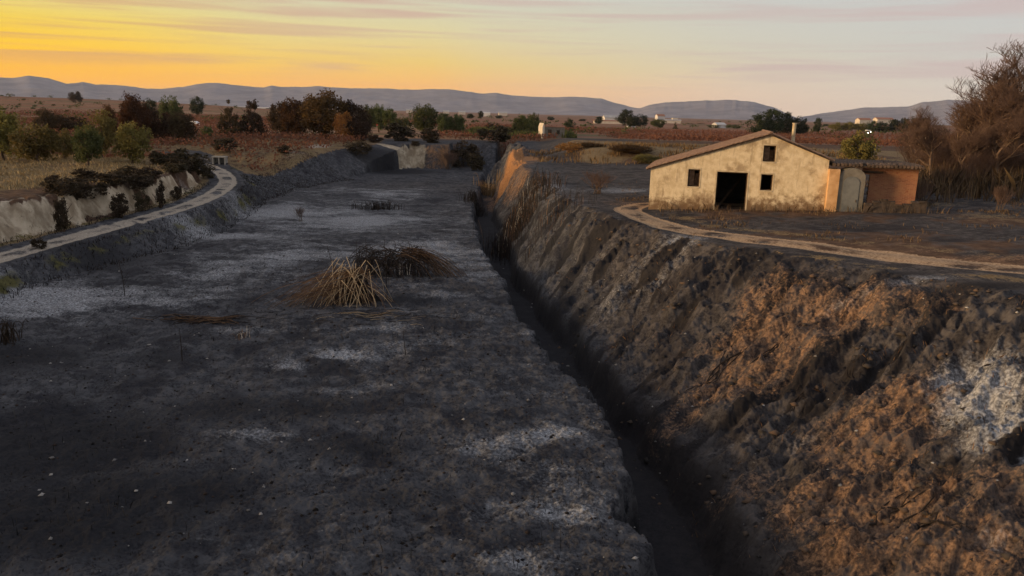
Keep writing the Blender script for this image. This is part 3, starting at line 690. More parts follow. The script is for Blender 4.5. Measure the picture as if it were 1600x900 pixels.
rf = slope('roof', -0.28, 2.86, 7.82, 5.5, -0.14, HD + .2, .06, WOOD)
tiles('roof_tiles', -0.28, 2.925, 7.78, 5.56, -0.08, HD + .2, TILE, rf, seed=2)
rf2 = slope('roof', 7.823, 5.495, HW + .22, 3.915, -0.14, HD + .2, .06, WOOD)
tiles('roof_tiles', HW + .22, 3.98, 7.9, 5.56, -0.08, HD + .2, TILE, rf2, seed=3)
m_ = MB()
for k in range(24):
    v = -0.12 + k * .39; m_.tube([(7.81, v, 5.63), (7.81, v + .42, 5.66)], .12, 7)
link('ridge_tiles', m_.mesh('ridge_tiles'), TILE, rf, kind='stuff')
def opening(nm, h, shutter=False):
    u0, u1, w0, w1 = h
    m_ = MB(); e = .07
    m_.box(u0 + .004, u0 + e, .18, .25, w0 + .004, w1 - .004); m_.box(u1 - e, u1 - .004, .18, .25, w0 + .004, w1 - .004)
    m_.box(u0 + e + .002, u1 - e - .002, .18, .25, w1 - e, w1 - .004)
    if w0 > 0: m_.box(u0 + e + .002, u1 - e - .002, .18, .25, w0 + .004, w0 + e)
    f = link(nm, m_.mesh(nm), WOOD, house)
    s_ = MB(); k = .10
    s_.box(u0 - k, u0 - .003, -.015, .03, max(w0, 0.1) - .05, w1 + k); s_.box(u1 + .003, u1 + k, -.015, .03, max(w0, .3) - .05, w1 + k); s_.box(u0 - .001, u1 + .001, -.015, .03, w1 + .003, w1 + k)
    if w0 > 0: s_.box(u0 - .001, u1 + .001, -.04, .03, w0 - .09, w0 - .003)
    link('surround', s_.mesh('surround'), PALEP, f)
    if shutter:
        q = MB(); q.box(u0 + .08, u0 + .42, .26, .29, w0 + .08, w1 - .08); q.box(u0 + .44, u1 - .1, .62, .65, w0 + .08, w1 - .3)
        link('shutter', q.mesh('shutter'), SHUT, f)
SHUT = simple_mat('shutter_wood', rgb(.09, .055, .035), rgb(.17, .11, .07), 6, bump=.3)
PALEP = simple_mat('pale_plaster', rgb(.44, .34, .21), rgb(.62, .51, .34), 3.0, bump=.3)
opening('window', holes['left'], True); opening('window', holes['right']); opening('window', holes['upper'], True); opening('doorway', holes['door'])
# a half collapsed beam and rubble seen through the doorway
q = MB(); q.tube([(4.7, 2.2, .2), (6.4, 3.6, 2.5)], .09, 6); link('fallen_beam', q.mesh('fallen_beam'), WOOD, house)
q = MB(); q.tube([(9.75, 5.5, 4.4), (9.75, 5.5, 6.28)], .13, 8); q.tube([(9.75, 5.5, 6.28), (9.75, 5.5, 6.34)], .17, 8); link('chimney', q.mesh('chimney'), PALEP, house)
# annex
q = MB(); q.box(HW + .003, 12.36, -.55, 1.2, -.3, 3.45); link('pillar', q.mesh('pillar', .03), OCHRE, house)
q = MB()
arc = [(12.364, -.3), (13.95, -.3), (13.95, 2.95)] + [(13.157 + .793 * math.cos(a), 2.95 + .62 * math.sin(a)) for a in np.linspace(.25, math.pi - .25, 9)] + [(12.364, 2.95)]
q.prism(arc, -.42, 1.1); pch = link('porch_wall', q.mesh('porch_wall'), GREYR, house)
q = MB()
arc = [(12.62, .35), (13.62, .35), (13.62, 2.6)] + [(13.12 + .5 * math.cos(a), 2.6 + .42 * math.sin(a)) for a in np.linspace(.2, math.pi - .2, 8)] + [(12.62, 2.6)]
q.prism(arc, -.46, -.425); dr = link('door', q.mesh('door'), METAL, house)
q = MB(); q.box(13.48, 13.52, -.50, -.462, 1.35, 1.52); link('handle', q.mesh('handle'), WOOD, dr)
q = MB(); q.box(14.42, 17.35, .8, 1.1, -.3, 3.55); q.box(17.05, 17.35, 1.103, 6, -.3, 3.3); q.box(13.953, 14.417, .8, 1.1, 3.13, 3.55); link('brick_wall', q.mesh('brick_wall'), BRICK, house)
q = MB(); q.box(13.7, 15.2, .70, .797, 3.22, 3.36); link('lintel', q.mesh('lintel'), WOOD, house)
q = MB(); q.prism([(11.9, 3.62), (17.55, 3.60), (17.55, 3.70), (11.9, 3.72)], -.1, 6.2); ar = link('annex_roof', q.mesh('annex_roof'), WOOD, house)
m_ = MB(); r = random.Random(9)
for k in range(24):
    for j in range(9):
        if r.random() < .06: continue
        u = 12.0 + k * .235 + r.uniform(-.02, .02); v = -.16 + j * .68; zz = 3.75 + r.uniform(-.015, .03)
        m_.tube([(u, v, zz), (u, v + .7, zz + .03)], .11, 6)
link('roof_tiles', m_.mesh('roof_tiles'), DARKT, ar, kind='stuff')
q = MB(); r = random.Random(3)
us_ = np.linspace(14.0, 17.7, 9)
for a, c_ in zip(us_[:-1], us_[1:]):
    ha, hb = 1.45 + .16 * math.sin(a * 3), 1.45 + .16 * math.sin(c_ * 3); q.prism([(a, .2), (c_, .2), (c_, hb), (a, ha)], -.9, -.6)
low_wall = thing('low_wall', 'sooty waist-high rubble wall in front of the brick annex', 'wall', (HOUSE_O[0], HOUSE_O[1], 4.45), -HOUSE_T)
link('rubble_wall', q.mesh('rubble_wall'), STONE, low_wall)
cop = MB()
for a, c_ in zip(us_[:-1], us_[1:]): cop.box(a + .01, c_ - .01, -.95, -.55, 1.40 + .16 * math.sin((a + c_) * 1.5), 1.52 + .16 * math.sin((a + c_) * 1.5), .03, r)
link('coping', cop.mesh('coping'), STONE, low_wall)

# ------------------------------------------------------------------ other buildings
def building(name, label, cat, px, dep, wid, deep, h, rh, wall, roof, rz=0.0, group=None, door=False, flat=False):
    x, y, z = at_depth(px, dep); z -= .2
    o = thing(name, label, cat, (x, y, z), rz, group)
    q = MB(); hw = wid / 2
    if flat: q.box(-hw, hw, 0, deep, 0, h)
    else: q.prism([(-hw, 0), (hw, 0), (hw, h), (0, h + rh), (-hw, h)], 0, deep) if rh < 0 else None
    if not flat and rh >= 0:
        # gables on the short ends
        q.v = []; q.f = []
        vs = [(-hw, 0, 0), (hw, 0, 0), (hw, deep, 0), (-hw, deep, 0), (-hw, 0, h), (hw, 0, h), (hw, deep, h), (-hw, deep, h), (-hw, deep / 2, h + rh), (hw, deep / 2, h + rh)]
        q.add(vs, [(0, 1, 5, 4), (2, 3, 7, 6), (1, 2, 6, 9, 5), (3, 0, 4, 8, 7), (4, 5, 9, 8), (6, 7, 8, 9), (3, 2, 1, 0)])
    link('wall', q.mesh('wall'), wall, o)
    q = MB(); e = wid * .02
    if flat: q.box(-hw - e, hw + e, -e, deep + e, h + .005, h + max(.25, rh))
    else:
        k = .18
        for s_ in (0, 1):
            ya, yb = (-.3, deep / 2) if s_ == 0 else (deep + .3, deep / 2)
            za = h - .3 * rh / (deep / 2) + .01
            vs = [(-hw - e, ya, za), (hw + e, ya, za), (hw + e, yb, h + rh + .01), (-hw - e, yb, h + rh + .01)]
            vs += [(a_, b_, c_ + k) for a_, b_, c_ in vs]
            q.add(vs, [(0, 1, 2, 3), (4, 5, 6, 7), (0, 1, 5, 4), (1, 2, 6, 5), (2, 3, 7, 6), (3, 0, 4, 7)])
    link('roof', q.mesh('roof'), roof, o)
    if door:
        q = MB(); q.box(-wid * .32, -wid * .14, -.06, -.004, 0.1, min(2.3, h * .85)); link('door', q.mesh('door'), WOOD, o)
        q = MB(); q.box(wid * .1, wid * .26, -.06, -.004, h * .4, h * .75); link('window', q.mesh('window'), INNER, o)
    return o
fc = building('field_house', 'small flat roofed field house with one lit white end at the track through the vineyards', 'house', 866, 205, 5.4, 5.0, 2.9, .25, GREYR, ROOFR, R_(10), door=True, flat=True)
q = MB(); q.prism([(-3.25, 0), (-2.71, 0), (-2.71, 3.1), (-2.95, 3.9), (-3.25, 2.9)], -.3, 5.0); link('end_wall', q.mesh('end_wall'), PALEW, fc)  # pale end and grey front put sun and shade into the wall colours
B = building
G1 = 'white factory sheds below the left hills'
B('factory_shed', 'tall white silo-like shed at the left end of the far factory row', 'shed', 222, 1500, 12, 14, 9, 2, WHITE, ROOFG, 0, G1)
B('factory_shed', 'low white factory shed second from left in the far factory row', 'shed', 240, 1520, 22, 20, 5, 2, WHITE, ROOFG, .2, G1)
B('factory_shed', 'middle white factory shed in the far factory row', 'shed', 256, 1510, 14, 20, 6, 2, WHITE, ROOFG, 0, G1)
B('factory_shed', 'long white factory shed fourth from left in the far factory row', 'shed', 277, 1540, 20, 20, 5.5, 1.5, PALEW, ROOFG, .1, G1)
B('factory_shed', 'white factory shed at the right end of the far factory row', 'shed', 296, 1530, 14, 20, 6, 2, WHITE, ROOFG, 0, G1)
B('greenhouse', 'very long low white greenhouse strip beyond the conical trees', 'greenhouse', 378, 1350, 100, 25, 3, 1, WHITE, WHITE, 0)
G2 = 'pale far houses at the foot of the hills'
for lab, px, dep, wd, h in (('pale far house on the plain above the green trees left of centre', 640, 1600, 14, 6), ('tiny pale far house with grey roof right of the round green tree', 697, 1600, 12, 5), ('far pale house between the round green tree and white warehouse', 722, 1700, 14, 5), ('far cream house just right of the white warehouse', 786, 1500, 16, 5)):
    B('far_house', lab, 'house', px, dep, wd, 12, h, 2.5, PALEW, ROOFG, .1, G2)
B('warehouse', 'bright white warehouse alone on the plain at picture centre', 'warehouse', 760, 1100, 10, 14, 4.5, 1.5, WHITE, WHITE, 0)
B('white_farm', 'white farm building left of the dark pine clump', 'farmhouse', 957, 640, 13, 9, 4.5, 1.8, WHITE, ROOFG, .1)
B('white_farm', 'small white outbuilding at the left of the white farm', 'outbuilding', 947, 650, 6, 7, 4, 1.2, WHITE, ROOFG, 0)
B('long_shed', 'long low pale shed in front of the white farm', 'shed', 968, 600, 38, 8, 2.2, .6, PALEW, ROOFR, 0)
B('white_villa', 'white villa right of the dark pine clump under the round hill', 'house', 1033, 900, 9, 8, 6, 2, WHITE, ROOFR, .2)
B('white_villa', 'smaller white villa with flat roof beside the round hill', 'house', 1055, 940, 6, 8, 4, .4, PALEW, ROOFG, 0, None, False, True)
B('long_shed', 'long cream shed below the white villas', 'shed', 1046, 760, 22, 8, 3, .8, PALEW, ROOFG, 0)
B('garden_house', 'little white house in shrubs left of the far right pines', 'house', 1127, 520, 7, 6, 2.4, 1.2, WHITE, WHITE, .3)
B('village_house', 'pale village house on the yellow rise, left of two', 'house', 1352, 900, 14, 10, 5, 2, PALEW, ROOFR, .1, 'pale houses on the yellow rise')
B('village_house', 'pale village house on the yellow rise, right of two', 'house', 1383, 920, 20, 10, 6, 2, PALEW, ROOFR, .1, 'pale houses on the yellow rise')
# concrete valve hut by the bend of the left track
x, y, z = at_depth(342, 114)
hut = thing('valve_hut', 'little grey concrete hut with two dark openings at the end of the left track', 'hut', (x, y, z - .1), .1)
q = MB(); q.box(-1.0, 1.0, 0, 1.4, 1.05, 1.22); link('slab', q.mesh('slab'), CONC, hut)
q = MB(); q.box(-.95, -.75, 0.05, 1.3, 0, 1.047); q.box(-.08, .08, .05, 1.3, 0, 1.047); q.box(.75, .95, .05, 1.3, 0, 1.047); q.box(-.747, -.083, 1.1, 1.3, 0, 1.047); q.box(.083, .747, 1.1, 1.3, 0, 1.047); link('wall', q.mesh('wall'), CONC, hut)

# ------------------------------------------------------------------ vehicles far off
RED = simple_mat('red_paint', rgb(.42, .03, .03), rgb(.5, .05, .04), 1, .35, 0, .5)
CWHITE = simple_mat('white_paint', rgb(.74, .74, .72), rgb(.8, .8, .79), 1, .35, 0, .5)
GLASS = simple_mat('car_glass', rgb(.02, .025, .03), rgb(.03, .035, .04), 1, .08, 0, .6)
TYRE = simple_mat('tyre', rgb(.02, .02, .02), rgb(.03, .03, .03), 2)
LAMP, t, b = new_mat('headlamp_glow'); b.inputs['Emission Color'].default_value = rgb(1, .95, .85); b.inputs['Emission Strength'].default_value = 60
def car(name, label, cat, px, dep, rz, prof, mat, lamps=False, top=None, L=4.4):
    x, y, z = at_depth(px, dep); o = thing(name, label, cat, (x, y, z), rz)
    q = MB(); q.prism(prof, -.85, .85); link('body', q.mesh('body', .05), mat, o)
    if top:
        q = MB(); q.box(*top); link('roof', q.mesh('roof'), CWHITE, o)
    zs = max(p_[1] for p_ in prof)
    for sy in (-.859, .859):
        q = MB(); q.box(-.9, .75, sy - .006, sy + .006, zs * .62, zs * .86); link('side_window', q.mesh('side_window'), GLASS, o)
    for wx in (-L * .31, L * .31):
        for sy in (-1, 1):
            q = MB(); q.tube([(wx, sy * .70, .33), (wx, sy * .88, .33)], .33, 12); link('wheel', q.mesh('wheel'), TYRE, o)
    if lamps:
        for sy in (-1, 1):
            q = MB(); q.tube([(L / 2 + .01, sy * .6, .78), (L / 2 + .06, sy * .6, .78)], .24, 10); link('headlight', q.mesh('headlight'), LAMP, o)
    return o
SED = [(-2.2, .35), (2.2, .35), (2.2, .8), (1.2, .95), (.6, 1.42), (-1.3, 1.42), (-2.1, .95), (-2.2, .9)]
VAN = [(-2.3, .35), (2.3, .35), (2.3, 1.05), (1.5, 1.25), (1.0, 1.95), (-2.25, 1.95), (-2.3, 1.9)]
car('van', 'white van with bright headlights on beyond the round green shrub', 'van', 1356, 395, R_(-96), VAN, CWHITE, True, None, 4.6)
car('van', 'red van with white roof parked right of the big brown trees', 'van', 591, 285, R_(175), VAN, RED, False, (-1.2, .8, -.7, .7, 1.953, 2.2), 4.6)
car('parked_car', 'small white car on the reddish field below the dark pines', 'car', 986, 440, R_(8), SED, CWHITE)
car('parked_car', 'small white car behind the dark trees on the left', 'car', 300, 235, R_(170), SED, CWHITE)
# ------------------------------------------------------------------ trees
BARK = simple_mat('bark', rgb(.07, .05, .035), rgb(.15, .105, .075), 6, bump=.3)
PALEBARK = simple_mat('pale_bark', rgb(.15, .10, .07), rgb(.27, .185, .125), 6, bump=.3)
TWIG = simple_mat('twig_bark', rgb(.095, .058, .043), rgb(.18, .115, .082), 2, bump=0)
L_OLIVE = leaf_mat('olive_leaf', rgb(.095, .088, .026), rgb(.19, .165, .05), rgb(.25, .20, .06))
L_GREEN = leaf_mat('green_leaf', rgb(.038, .052, .018), rgb(.095, .108, .038), rgb(.13, .13, .045))
L_PINE = leaf_mat('pine_needle', rgb(.016, .026, .012), rgb(.04, .052, .022), rgb(.06, .065, .025))
L_RUST = leaf_mat('rust_leaf', rgb(.055, .028, .014), rgb(.10, .052, .02), rgb(.12, .068, .026))
L_DARK = leaf_mat('dark_brown_leaf', rgb(.035, .024, .016), rgb(.07, .042, .024), rgb(.085, .055, .03))
L_GOLD = leaf_mat('gold_leaf', rgb(.22, .10, .03), rgb(.32, .17, .045), rgb(.36, .20, .06))
L_HEATH = leaf_mat('burnt_heath', rgb(.024, .019, .013), rgb(.062, .044, .027), rgb(.085, .064, .034), .1)
L_VINE = leaf_mat('vine_leaf', rgb(.15, .07, .04), rgb(.22, .11, .06), rgb(.28, .15, .075))
def quads(C, size, rs, flat=0.0):
    """leaf-sized faces, turned at random"""
    n = len(C); a = rs.normal(size=(n, 3)); a /= np.linalg.norm(a, axis=1, keepdims=True)
    h = rs.normal(size=(n, 3)); bb = np.cross(a, h); bb /= np.linalg.norm(bb, axis=1, keepdims=True)
    s_ = size * rs.uniform(.6, 1.3, (n, 1))
    V = np.stack([C - a * s_ - bb * s_ * .1, C - a * s_ * .1 + bb * s_ * .55, C + a * s_, C - a * s_ * .05 - bb * s_ * .55], 1)
    return V.reshape(-1, 3), np.arange(n * 4).reshape(-1, 4)
def crown(seed, nleaf, leaf, nclump=34, z0=.18, shape='round'):
    """unit crown: height 1, width 1, lobed and gappy"""
    rs = np.random.RandomState(seed); C = []
    while len(C) < nclump:
        p_ = rs.uniform(-1, 1, 3)
        if shape == 'cone':
            zz = (p_[2] + 1) / 2; rad = 1.0 * (1 - zz) ** .8 + .06
            if math.hypot(p_[0], p_[1]) < rad: C.append((p_[0] * .44, p_[1] * .44, z0 + zz * (.95 - z0)))
        else:
            d = np.linalg.norm(p_)
            if .35 < d < 1:
                k = 1.0 if shape == 'round' else (1.0 - .25 * p_[2])
                C.append((p_[0] * .40 * k, p_[1] * .40 * k, z0 + (p_[2] + 1) / 2 * (.92 - z0)))
    C = np.array(C); rad = rs.uniform(.09, .19, nclump)
    if shape == 'cone': rad *= .6
    i = rs.randint(0, nclump, nleaf)
    d = rs.normal(size=(nleaf, 3)); d /= np.linalg.norm(d, axis=1, keepdims=True)
    P_ = C[i] + d * (rad[i] * rs.uniform(.1, 1.1, nleaf) ** .55)[:, None]
    return quads(P_, leaf, rs)
def segs_mesh(name, segs, sides=3):
    A = np.array([s_[0] for s_ in segs]); B_ = np.array([s_[1] for s_ in segs]); ra = np.array([s_[2] for s_ in segs])[:, None]; rb = np.array([s_[3] for s_ in segs])[:, None]
    d = B_ - A; d /= np.linalg.norm(d, axis=1, keepdims=True) + 1e-9
    ref = np.where(np.abs(d[:, 2:]) < .9, np.array([[0, 0, 1.]]), np.array([[1., 0, 0]])); u = np.cross(d, ref); u /= np.linalg.norm(u, axis=1, keepdims=True); v = np.cross(d, u)
    V = []
    for k in range(sides):
        an = 2 * math.pi * k / sides; o = u * math.cos(an) + v * math.sin(an); V.append(A + o * ra)
    for k in range(sides):
        an = 2 * math.pi * k / sides; o = u * math.cos(an) + v * math.sin(an); V.append(B_ + o * rb)
    V = np.stack(V, 1).reshape(-1, 3); n = len(segs); base_ = np.arange(n)[:, None] * 2 * sides
    f = np.concatenate([base_ + np.array([[k, (k + 1) % sides, sides + (k + 1) % sides, sides + k]]) for k in range(sides)])
    return mesh_np(name, V, f)
def trunk_segs(seed, h0=.55, r=.03, limbs=6, spread=.3):
    rs = random.Random(seed); s_ = []; p_ = Vector((0, 0, -.03)); n = 4
    pts = [p_]
    for k in range(n): pts.append(Vector((rs.uniform(-.03, .03), rs.uniform(-.03, .03), h0 * (k + 1) / n)))
    for k in range(n): s_.append((pts[k], pts[k + 1], r * (1 - .15 * k), r * (1 - .15 * (k + 1))))
    for k in range(limbs):
        a = k * 2.4 + rs.random(); b0 = pts[1].lerp(pts[-1], rs.uniform(.1, 1)); m_ = b0 + Vector((math.cos(a) * spread * .5, math.sin(a) * spread * .5, .12)); e = m_ + Vector((math.cos(a) * spread * .5, math.sin(a) * spread * .5, rs.uniform(.08, .2)))
        s_ += [(b0, m_, r * .5, r * .32), (m_, e, r * .32, r * .12)]
    return s_
KINDS = {}
def kind(name, mat, n, leaf, nclump=34, z0=.18, shape='round', variants=3, bark=BARK, h0=.55):
    L_ = []
    for v in range(variants):
        me = mesh_np(name + '_crown', *crown(hash(name) % 1 + sum(map(ord, name)) + v * 101, n, leaf, nclump, z0, shape)); me.materials.append(mat)
        tm = segs_mesh(name + '_trunk', trunk_segs(sum(map(ord, name)) + v, h0 if shape != 'cone' else .6, .035), 5); tm.materials.append(bark)
        L_.append((me, tm))
    KINDS[name] = L_
kind('olive_tree', L_OLIVE, 4200, .030, 44, .10)
kind('broadleaf_tree', L_GREEN, 5500, .028, 46, .12)
kind('rust_tree', L_RUST, 9000, .023, 64, .08)
kind('dark_tree', L_DARK, 7000, .024, 58, .06)
kind('gold_tree', L_GOLD, 1800, .032, 30, .08)
kind('pine_tree', L_PINE, 4000, .030, 42, .10)
kind('conical_tree', L_DARK, 4500, .026, 70, .04, 'cone')
kind('cypress_tree', L_PINE, 1500, .035, 40, .03, 'cone', 1)
kind('shrub', L_GREEN, 1500, .045, 24, .0)
kind('heath_shrub', L_HEATH, 1800, .045, 26, .0)
tcount = [0]
def tree(kn, label, px, ytop, dep, wpx, group=None, cat=None, zb=None, name=None):
    x, y, z = at_depth(px, dep); wd = wpx / FPX * dep * 1.2
    h = max(top_height(px, ytop, dep, z), wd * .42 if 'heath' in kn else .6) * 1.12
    v = tcount[0]; tcount[0] += 1
    cm, tm = KINDS[kn][v % len(KINDS[kn])]
    nm = name or kn
    cat = cat or ('shrub' if 'shrub' in kn or 'bush' in nm or 'hedge' in nm else 'tree')
    o = thing(nm, label, cat, (x, y, z - .05), (v * 1.7) % 6.28, group)
    c_ = link('crown', cm, None, o); c_.scale = (wd, wd, h)
    t_ = link('trunk', tm, None, o); t_.scale = (h * .9, h * .9, h)
    return o
GL = 'yellow green trees on the left terrace'
tree('olive_tree', 'yellow green tree cut by the left picture edge above the pale cliffs', 6, 178, 92, 70, GL)
tree('olive_tree', 'broad yellow green tree second from the left edge on the dry terrace', 60, 193, 90, 66, GL)
tree('broadleaf_tree', 'darker small green tree standing forward on the dry terrace', 138, 200, 86, 44, GL)
tree('olive_tree', 'yellow green tree behind the darker small tree on the terrace', 160, 182, 100, 52, GL)
tree('olive_tree', 'round yellow green tree with short trunk at the right end of the terrace', 208, 190, 92, 54, GL)
tree('olive_tree', 'low yellow green bush between two terrace trees at far left', 100, 205, 96, 40, GL)
GD = 'dark trees behind the left terrace'
tree('dark_tree', 'small dark tree left of the dark hedge above the terrace', 72, 172, 150, 30, GD)
tree('dark_tree', 'low dark hedge of bushes above the left terrace', 108, 180, 155, 54, None, 'hedge', name='dark_hedge')
tree('rust_tree', 'reddish brown slim tree left of the tall brown tree', 174, 168, 130, 24, GD)
tree('rust_tree', 'tall rounded rust brown tree behind the round terrace tree', 213, 152, 135, 42, GD)
tree('dark_tree', 'wide dark brown tree right of the tall rust tree', 245, 172, 140, 52, GD)
tree('broadleaf_tree', 'green topped tree rising out of the dark tree mass at left', 270, 154, 150, 34, GD)
tree('dark_tree', 'low dark brown tree at the right end of the left tree mass', 288, 178, 138, 40, GD)
tree('conical_tree', 'left one of two dark conical trees above the reddish vineyard', 359, 162, 160, 42, 'two conical trees')
tree('conical_tree', 'right one of two dark conical trees above the reddish vineyard', 395, 160, 162, 46, 'two conical trees')
tree('shrub', 'small dark bush left of the conical trees', 323, 198, 150, 20, name='bush')
tree('dark_tree', 'single dark tree on the crest of the far left brown ridge', 119, 143, 560, 18)
tree('pine_tree', 'dark round tree right of the white factory row', 308, 153, 420, 22)
tree('pine_tree', 'low dark tree just below the white factory row', 238, 156, 330, 26)
GM = 'big trees in the middle distance'
tree('dark_tree', 'brown tree at the left of the big middle tree group', 440, 160, 172, 36, GM)
tree('rust_tree', 'second brown tree from left in the big middle group', 462, 158, 170, 42, GM)
tree('rust_tree', 'largest rounded dark rust tree in the middle of the picture', 508, 147, 165, 72, GM)
tree('dark_tree', 'dark tree at the right side of the largest rust tree', 556, 158, 166, 44, GM)
tree('gold_tree', 'small golden lit tree in front of the dark middle trees', 537, 176, 158, 30, GM)
tree('dark_tree', 'low dark tree under the golden tree by the ravine head', 562, 190, 160, 34, GM)
GG = 'green trees beyond the red van'
tree('broadleaf_tree', 'slim green tree just right of the dark middle trees', 574, 166, 215, 26, GG)
tree('broadleaf_tree', 'taller green tree above the red van', 592, 165, 225, 22, GG)
tree('broadleaf_tree', 'green tree right of the red van', 609, 172, 222, 24, GG)
tree('shrub', 'low green bush between the van trees and the round tree', 632, 184, 220, 22, GG)
tree('broadleaf_tree', 'round green tree standing alone right of the red van', 664, 165, 215, 40, GG)
tree('broadleaf_tree', 'small green tree touching the right side of the round tree', 694, 179, 214, 26, GG)
tree('broadleaf_tree', 'last small green tree of the row right of the round tree', 714, 180, 216, 26, GG)
tree('pine_tree', 'tiny dark tree next to the bright white warehouse', 751, 174, 700, 9)
tree('broadleaf_tree', 'green tree at the left of the field house', 816, 182, 230, 28)
tree('broadleaf_tree', 'tall green tree top behind the field house', 833, 178, 245, 18)
tree('shrub', 'low green bush close to the left end of the field house', 838, 190, 222, 20, name='bush')
tree('pine_tree', 'small round dark tree right above the field house', 890, 186, 330, 16)
tree('pine_tree', 'small dark tree left of the white farm', 936, 183, 560, 14)
tree('pine_tree', 'tallest dark pine right of the white farm', 977, 173, 500, 28)
tree('pine_tree', 'wide dark pine at the right of the pine clump by the white farm', 1000, 180, 505, 30)
tree('pine_tree', 'short dark pine in front of the pine clump by the white farm', 986, 184, 420, 16)
tree('broadleaf_tree', 'rounded green tree right of the dark pine clump', 1028, 186, 430, 22)
tree('cypress_tree', 'small pointed dark cypress above the white car', 1055, 189, 420, 7)
tree('shrub', 'green bush left of the little white house', 1115, 195, 500, 20, name='bush')
tree('shrub', 'green bush right of the little white house', 1146, 195, 500, 26, name='bush')
GP = 'dark pines behind the farmhouse roof'
tree('pine_tree', 'leftmost broad dark pine behind the farmhouse roof', 1184, 178, 340, 34, GP)
tree('pine_tree', 'tallest dark pine behind the farmhouse ridge', 1205, 174, 345, 34, GP)
tree('pine_tree', 'third dark pine from left behind the farmhouse', 1226, 178, 350, 30, GP)
tree('pine_tree', 'dark pine right of the farmhouse chimney', 1247, 184, 350, 26, GP)
tree('pine_tree', 'small separate dark pine right of the pine row', 1276, 186, 380, 12, GP)
GH = 'green trees along the yellow rise at right'
for k, (px, yt) in enumerate([(1362, 190), (1378, 191), (1394, 188), (1410, 186), (1426, 184), (1442, 186)]):
    tree('pine_tree', ['first', 'second', 'third', 'fourth', 'fifth', 'sixth'][k] + ' low dark tree from left along the yellow rise left of the thicket', px, yt, 480, 20, GH)
for px, lab in ((1306, 'olive bush at the left of the yellow rise'), (1325, 'olive bush in the middle of the yellow rise'), (1345, 'olive bush at the right of the yellow rise')):
    tree('olive_tree', lab, px, 192, 520, 22, 'olive bushes on the yellow rise', 'bush')
tree('olive_tree', 'round dense olive green bush behind the brick annex', 1338, 209, 88, 50, None, 'bush', name='round_bush')
far_l = [(470, 168), (420, 170), (735, 178), (860, 182), (910, 186), (1080, 193), (1095, 194), (1290, 194), (600, 174), (780, 180)]
for k, (px, yt) in enumerate(far_l):
    tree('pine_tree', ['far dark tree behind the big rust trees', 'far dark tree between the conical trees and the middle group', 'far dark tree left of the white warehouse', 'far dark tree above the field house roof', 'far dark tree right of the field house', 'far dark tree under the round hill, left of two',
                       'far dark tree under the round hill, right of two', 'far dark tree at the left foot of the yellow rise', 'far dark tree behind the red van', 'far dark tree right of the white warehouse'][k], px, yt, 640 + 20 * k, 12)
# heath and scrub hanging over the pale cliffs
gh = 'burnt scrub along the cliff edge'
ords = 'first second third fourth fifth sixth seventh eighth ninth tenth eleventh twelfth thirteenth fourteenth fifteenth sixteenth seventeenth eighteenth nineteenth twentieth'.split()
rh = random.Random(8); n_ = 0
for yy in np.arange(50, 97, 2.6):                      # follows the cliff edge above the track
    for row in (0, 1):
        if rh.random() < (.5 if row else .24): continue
        y0 = yy + rh.uniform(-.7, .7) + row; x0 = float(pl(np.array([y0]), LTR)[0]) - (4.6 + 2.6 * row + rh.uniform(-.5, .5)); z0 = H(x0, y0)
        wd, hh = rh.uniform(2.8, 4.0), rh.uniform(1.1, 1.9)
        lab = ords[int(round((yy - 50) / 2.6))] + ' burnt bush from the near end ' + ('on the pale cliff edge' if not row else 'behind the cliff edge row')
        o = thing('heath_shrub', lab, 'shrub', (x0, y0, z0 - .15), rh.uniform(0, 6), gh); cm, tm = KINDS['heath_shrub'][n_ % 3]; n_ += 1
        c_ = link('crown', cm, None, o); c_.scale = (wd, wd, hh); t_ = link('trunk', tm, None, o); t_.scale = (hh * .8,) * 3
for px, yt, dep, wpx, tx in [(290, 243, 92, 60, 'big black burnt bush at the end of the cliffs'), (318, 256, 96, 36, 'smaller black burnt bush beside the bend of the track'), (100, 310, 57, 24, 'dark bush hanging between two pale cliffs'), (185, 305, 64, 34, 'dark bush low between the pale cliffs by the track'), (62, 372, 51, 22, 'low dark bush at the cliff foot by the track'),
                             (350, 225, 122, 40, 'brown leafless bush behind the black bush'), (252, 284, 70, 14, 'narrow dark bush on the cliff face'), (222, 300, 68, 22, 'low brown bush under the middle of the pale cliff'), (275, 290, 76, 18, 'brown bush at the far end of the pale cliff'), (445, 243, 122, 24, 'small dark bush at the edge of the left vineyard above the burnt mound'), (560, 240, 138, 40, 'dark scrub at the right foot of the burnt mound')]:
    tree('heath_shrub', tx, px, yt, dep, wpx, None, 'bush', name='burnt_bush')
for px, yt, dep, wpx, tx in [(648, 236, 152, 16, 'dark bush on the far beige cliff'), (675, 218, 160, 40, 'dark bush above the far orange cliff'), (725, 225, 158, 44, 'dark bush right of the far orange cliff'), (745, 240, 150, 30, 'dark bush at the head of the gully'), (625, 214, 165, 50, 'dark brown bush on top of the far beige cliff'), (775, 212, 172, 50, 'dark bush row piece left of the orange crag'), (588, 222, 155, 24, 'dark bush at the left of the far beige cliff')]:
    tree('heath_shrub', tx, px, yt, dep, wpx, None, 'bush', name='dark_bush')
for px, yt, dep, wpx, mt, tx in [(890, 222, 118, 40, 'gold_tree', 'golden brown bush on the bank left of centre right'), (920, 228, 120, 50, 'rust_tree', 'rust brown bush in the middle of the dry bank'), (985, 226, 112, 64, 'rust_tree', 'rust brown bush on the dry bank left of the farmhouse'), (1010, 240, 104, 40, 'olive_tree', 'olive brown bush close to the farmhouse eave')]:
    tree(mt, tx, px, yt, dep, wpx, None, 'bush', name='bank_bush')

